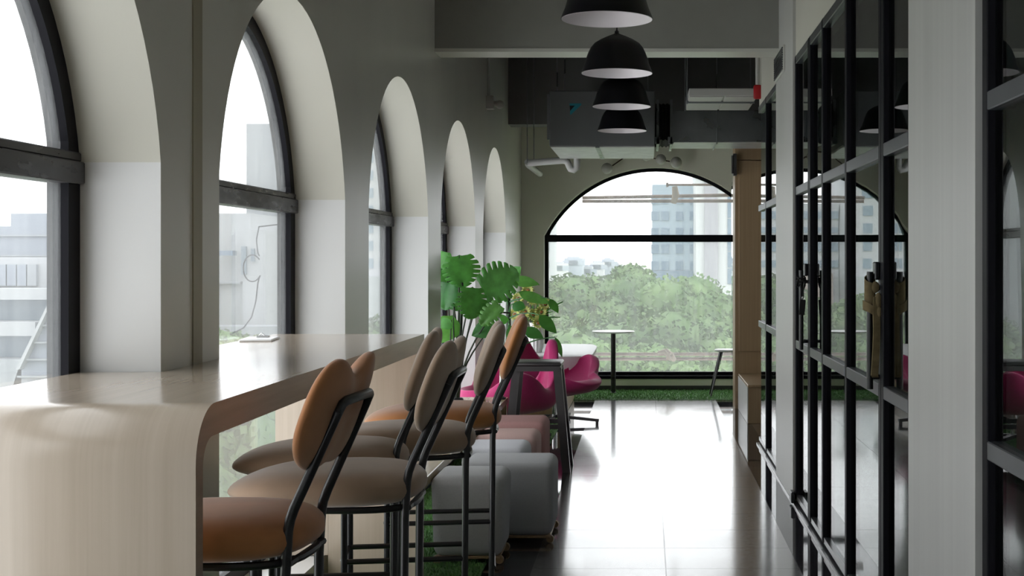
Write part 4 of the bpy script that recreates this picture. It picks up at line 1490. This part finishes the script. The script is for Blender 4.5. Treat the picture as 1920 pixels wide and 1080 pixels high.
SH = [(1060, 655, 27, 'bush at the lower left of the end window'), (1110, 648, 29, 'bush behind the pink armchair lobe, outside'), (1170, 640, 30, 'bush just right of the table post, outside'), (1222, 655, 27, 'bush under the pole lashing, outside'), (1285, 650, 28, 'bush right of the pole lashing, outside'), (1350, 655, 27, 'bush beside the white topped stool, outside'), (1142, 685, 20, 'low bush right behind the table post'), (1255, 688, 20, 'low bush at the foot of the end window'), (1335, 690, 20, 'low bush at the right foot of the end window')]
for px_, yt, Z, lab in SH:
    tree('bush', lab, px_, yt, Z, 3, 1.0, group='bushes outside the end window')
# trees the partition reflects, and those seen under the counter
for i, (X_, Z, yt, v_, s_) in enumerate([(-3.6, 46, 545, 2, .8), (-6.6, 50, 560, 0, .8), (-9.0, 44, 590, 1, .8), (-5.2, 34, 610, 0, .8)]):
    tree('tree', ['pale tree mirrored in the far glass door', 'tree mirrored in the near glass door', 'tree mirrored beside the strap handle', 'lower tree mirrored in the fixed glass bay'][i], 0, yt, Z, v_, s_, X=X_)
for i, (X_, Z, yt, v_, s_) in enumerate([(-6.3, 21, 715, 1, .85), (-8.6, 24, 690, 2, .9), (-5.2, 26, 668, 0, .8), (-11.5, 26, 770, 1, .9), (-4.0, 22, 680, 3, 1.2), (-12.0, 20, 800, 0, .9), (-7.5, 31, 620, 3, 1.0), (-10.2, 32, 618, 3, 1.0)]):
    tree('tree', ['tree seen under the counter, nearest', 'pale tree seen through the window over the counter', 'tree past the counter window, low', 'tree behind the first pier, outside', 'small tree outside the third arched window', 'tree hidden low outside the nearest window', 'shrub top showing at the sill line over the counter', 'shrub behind the counter window, left side'][i], 0, yt, Z, v_, s_, X=X_)

struct(MB().box(-400, 400, 16, 900, -14.2, -14).build('ground', M['ground']), 'far ground below the building')


# ------------------------------------------------------------------ outside: buildings
def win_mesh(wd, ht, m_):
    mb = MB(); mb.box(-wd / 2, wd / 2, -.15, .3, -ht / 2, ht / 2)
    o = mb.build('window', m_); me = o.data; bpy.data.objects.remove(o)
    return me


def add_win(me, parent, loc):
    o = bpy.data.objects.new('window', me); COL.objects.link(o); o.parent = parent; o.location = loc


def px_box(mb, x0, x1, ytop, ybot, Z, depth):
    a, b = P(x0, ytop, Z), P(x1, ybot, Z)
    mb.box(a.x, b.x, Z, Z + depth, b.z, a.z)


# blue grey tower
t = thing('office_tower', 'blue grey office tower with window rows beyond the trees', 'building', (0, 0, 0))
Z = 180.0
mb = MB(); px_box(mb, 1223, 1306, 346, 700, Z, 14); mb.build('wall', M['tower_blue'], t)
wm = win_mesh(14 * Z / F, 17 * Z / F, M['tower_win'])
for r_ in range(6):
    for c_ in range(4):
        p = P((1228, 1247, 1274, 1300)[c_], 374 + 31 * r_, Z)
        add_win(wm, t, p)
mb = MB(); px_box(mb, 1223, 1306, 508, 560, Z - .3, .2); mb.build('lower_band', M['tower_win'], t)
t = thing('white_tower', 'tall white tower with a lilac grey strip at the right', 'building', (0, 0, 0))
Z = 170.0
mb = MB(); px_box(mb, 1305, 1430, 240, 700, Z, 14); mb.build('wall', M['tower_white'], t)
mb = MB(); px_box(mb, 1321, 1346, 236, 700, Z - .5, 1); mb.build('strip', M['tower_grey'], t)
wm = win_mesh(1.1, 2.0, M['tower_win'])
for r_ in range(9):
    for px_ in (1372, 1390, 1408):
        add_win(wm, t, P(px_, 270 + 31 * r_, Z))

# hazy skyline
SKY = [(1030, 1062, 494, 'low'), (1058, 1092, 484, 'broad flat topped'), (1088, 1110, 500, 'small'), (1106, 1132, 492, 'narrow'), (1128, 1150, 486, 'pale blue'), (1146, 1166, 496, 'short'), (1184, 1206, 500, 'boxy')]
for i, (a, b, yt, w_) in enumerate(SKY):
    t = thing('distant_building', w_ + ' pale building on the skyline through the end window', 'building', (0, 0, 0), 0, 'skyline buildings')
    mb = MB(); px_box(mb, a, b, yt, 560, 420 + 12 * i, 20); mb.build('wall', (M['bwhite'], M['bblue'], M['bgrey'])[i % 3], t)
    mb = MB(); px_box(mb, a + 5, b - 6, yt - 3, yt + 2, 425 + 12 * i, 8); mb.build('roof_block', M['bgrey'], t)
    wm = win_mesh(5, 1.6, M['bblue'])
    for q in range(2):
        add_win(wm, t, P((a + b) / 2 + (-6, 6)[q], yt + 9, 420 + 12 * i))

# buildings seen in the side windows and mirrored in the partition
Z = 180.0


def XM(px):            # world x of something mirrored in the partition at photo column px
    return -((px - 1213) * Z / F - 1.76)


t = thing('white_apartment_block', 'white block with paired narrow windows past the counter', 'building', (0, 0, 0))
zt = EYE + 330 * Z / F
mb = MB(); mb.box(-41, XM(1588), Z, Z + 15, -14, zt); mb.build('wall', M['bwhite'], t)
wm = win_mesh(.75, 1.35, M['bwin'])
cols = [XM(1621), XM(1631), XM(1676), XM(1689), XM(1705), -34.9, -36.0, -37.6, -38.8]
for r_ in range(11):
    for x_ in cols:
        add_win(wm, t, (x_, Z, EYE - (230 + 33 * r_ - 490) * Z / F))
mb = MB(); mb.box(-41, XM(1588), Z - 2, Z, -14, EYE - (518 - 490) * Z / F); mb.build('podium', M['bgrey'], t)
t = thing('banded_office_block', 'white office block with long blue window bands, mirrored in the doors', 'building', (0, 0, 0))
mb = MB(); mb.box(XM(1586), XM(1425), Z + 6, Z + 20, -14, EYE + 112 * Z / F); mb.build('wall', M['bwhite'], t)
for yt, yb in ((393, 408), (424, 435), (454, 471), (488, 502)):
    mb = MB(); mb.box(XM(1584), XM(1427), Z + 5.7, Z + 6.1, EYE - (yb - 490) * Z / F, EYE - (yt - 490) * Z / F); mb.build('window', M['bwin'], t)
mb = MB(); mb.box(XM(1570), XM(1480), Z + 4, Z + 6, -14, EYE - (513 - 490) * Z / F); mb.build('podium', M['brown'], t)
t = thing('low_white_annex', 'low white annex among the trees, mirrored in the near door', 'building', (0, 0, 0))
Z = 60.0
mb = MB(); mb.box(XM(1622), XM(1563), Z, Z + 4, -14, EYE - (588 - 490) * Z / F); mb.build('wall', M['bwhite'], t)
mb = MB(); mb.box(XM(1620), XM(1565), Z - .1, Z + .1, EYE - (622 - 490) * Z / F, EYE - (612 - 490) * Z / F); mb.build('window', M['bwin'], t)

# white blocks beyond the counter window
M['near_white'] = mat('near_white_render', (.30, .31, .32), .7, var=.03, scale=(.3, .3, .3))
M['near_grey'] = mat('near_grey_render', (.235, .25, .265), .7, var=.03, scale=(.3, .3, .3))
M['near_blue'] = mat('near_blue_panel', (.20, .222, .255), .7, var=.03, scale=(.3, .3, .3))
M['near_win'] = mat('near_glazing', (.10, .135, .165), .3)
t = thing('white_house_block', 'white stepped house with small dark windows beyond the counter window', 'building', (0, 0, 0))
Z = 46.0
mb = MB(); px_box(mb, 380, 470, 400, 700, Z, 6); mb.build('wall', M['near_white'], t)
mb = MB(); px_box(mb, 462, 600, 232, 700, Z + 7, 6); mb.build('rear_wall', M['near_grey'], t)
mb = MB(); px_box(mb, 455, 498, 432, 640, Z - .6, 5); mb.build('projecting_wall', M['near_white'], t)
mb = MB(); px_box(mb, 380, 560, 612, 660, Z - 2, 1.2); mb.build('garden_wall', M['near_grey'], t)
mb = MB(); px_box(mb, 380, 450, 528, 532, Z - .3, 1); mb.build('ledge', M['near_grey'], t)
for (a, b, c_, d_) in ((408, 436, 470, 479), (452, 461, 462, 515), (470, 476, 466, 490), (500, 540, 575, 600), (505, 520, 470, 482)):
    mb = MB(); px_box(mb, a, b, c_, d_, Z - .75 if a < 480 else Z + 6.8, .5); mb.build('window', M['near_win'] if a != 408 else M['tower_win'], t)
# terraced pale block beyond the first window
t = thing('terraced_office', 'pale blue terraced building with a sloping stair wall beyond the nearest window', 'building', (0, 0, 0))
Z = 40.0
mb = MB(); px_box(mb, 20, 135, 400, 560, Z + 4, 8); px_box(mb, -220, 20, 424, 560, Z + 4, 8); mb.build('wall', M['near_blue'], t)
for yt in (440, 478, 505):
    mb = MB(); px_box(mb, -220, 135, yt, yt + 3, Z + 3.9, .3); mb.build('groove', M['near_grey'], t)
mb = MB(); px_box(mb, -220, 108, 482, 545, Z + 1.5, 2.4); mb.build('loggia', M['near_white'], t)
for i in range(14):
    mb = MB(); px_box(mb, -196 + 19 * i, -179.5 + 19 * i, 496, 536, Z + 1.35, .3); mb.build('window', M['near_blue'] if i < 13 else M['near_grey'], t)
mb = MB(); px_box(mb, -220, 96, 541, 562, Z, 3); mb.build('parapet', M['near_white'], t)
mb = MB(); px_box(mb, -220, 90, 562, 604, Z + .6, 1); mb.build('window', M['near_win'], t)
mb = MB(); px_box(mb, -220, 66, 604, 630, Z - .6, 2.5); mb.build('parapet', M['near_white'], t)
mb = MB(); px_box(mb, -220, 60, 630, 674, Z, 1); mb.build('window', M['near_win'], t)
mb = MB(); px_box(mb, -220, 40, 674, 800, Z - 1.0, 2.5); mb.build('parapet', M['near_grey'], t)
mb = MB()
q_ = [P(118, 520, Z - 1), P(200, 500, Z - 1), P(200, 860, Z - 1), P(-20, 860, Z - 1), P(35, 690, Z - 1)]
mb.prism(q_, (0, 3, 0)); mb.build('stair_wall', M['near_blue'], t)
q_ = [P(112, 523, Z - 1.3), P(118, 520, Z - 1.3), P(36, 693, Z - 1.3), P(29, 693, Z - 1.3)]
mb = MB(); mb.prism(q_, (0, .3, 0)); mb.build('stair_coping', M['near_white'], t)
for i in range(6):
    yv = 545 + 32 * i
    xl = 118 - (yv - 520) * .49 + 4
    mb = MB(); px_box(mb, xl, 200, yv, yv + 3, Z - 1.15, .3); mb.build('groove', M['near_grey'], t)
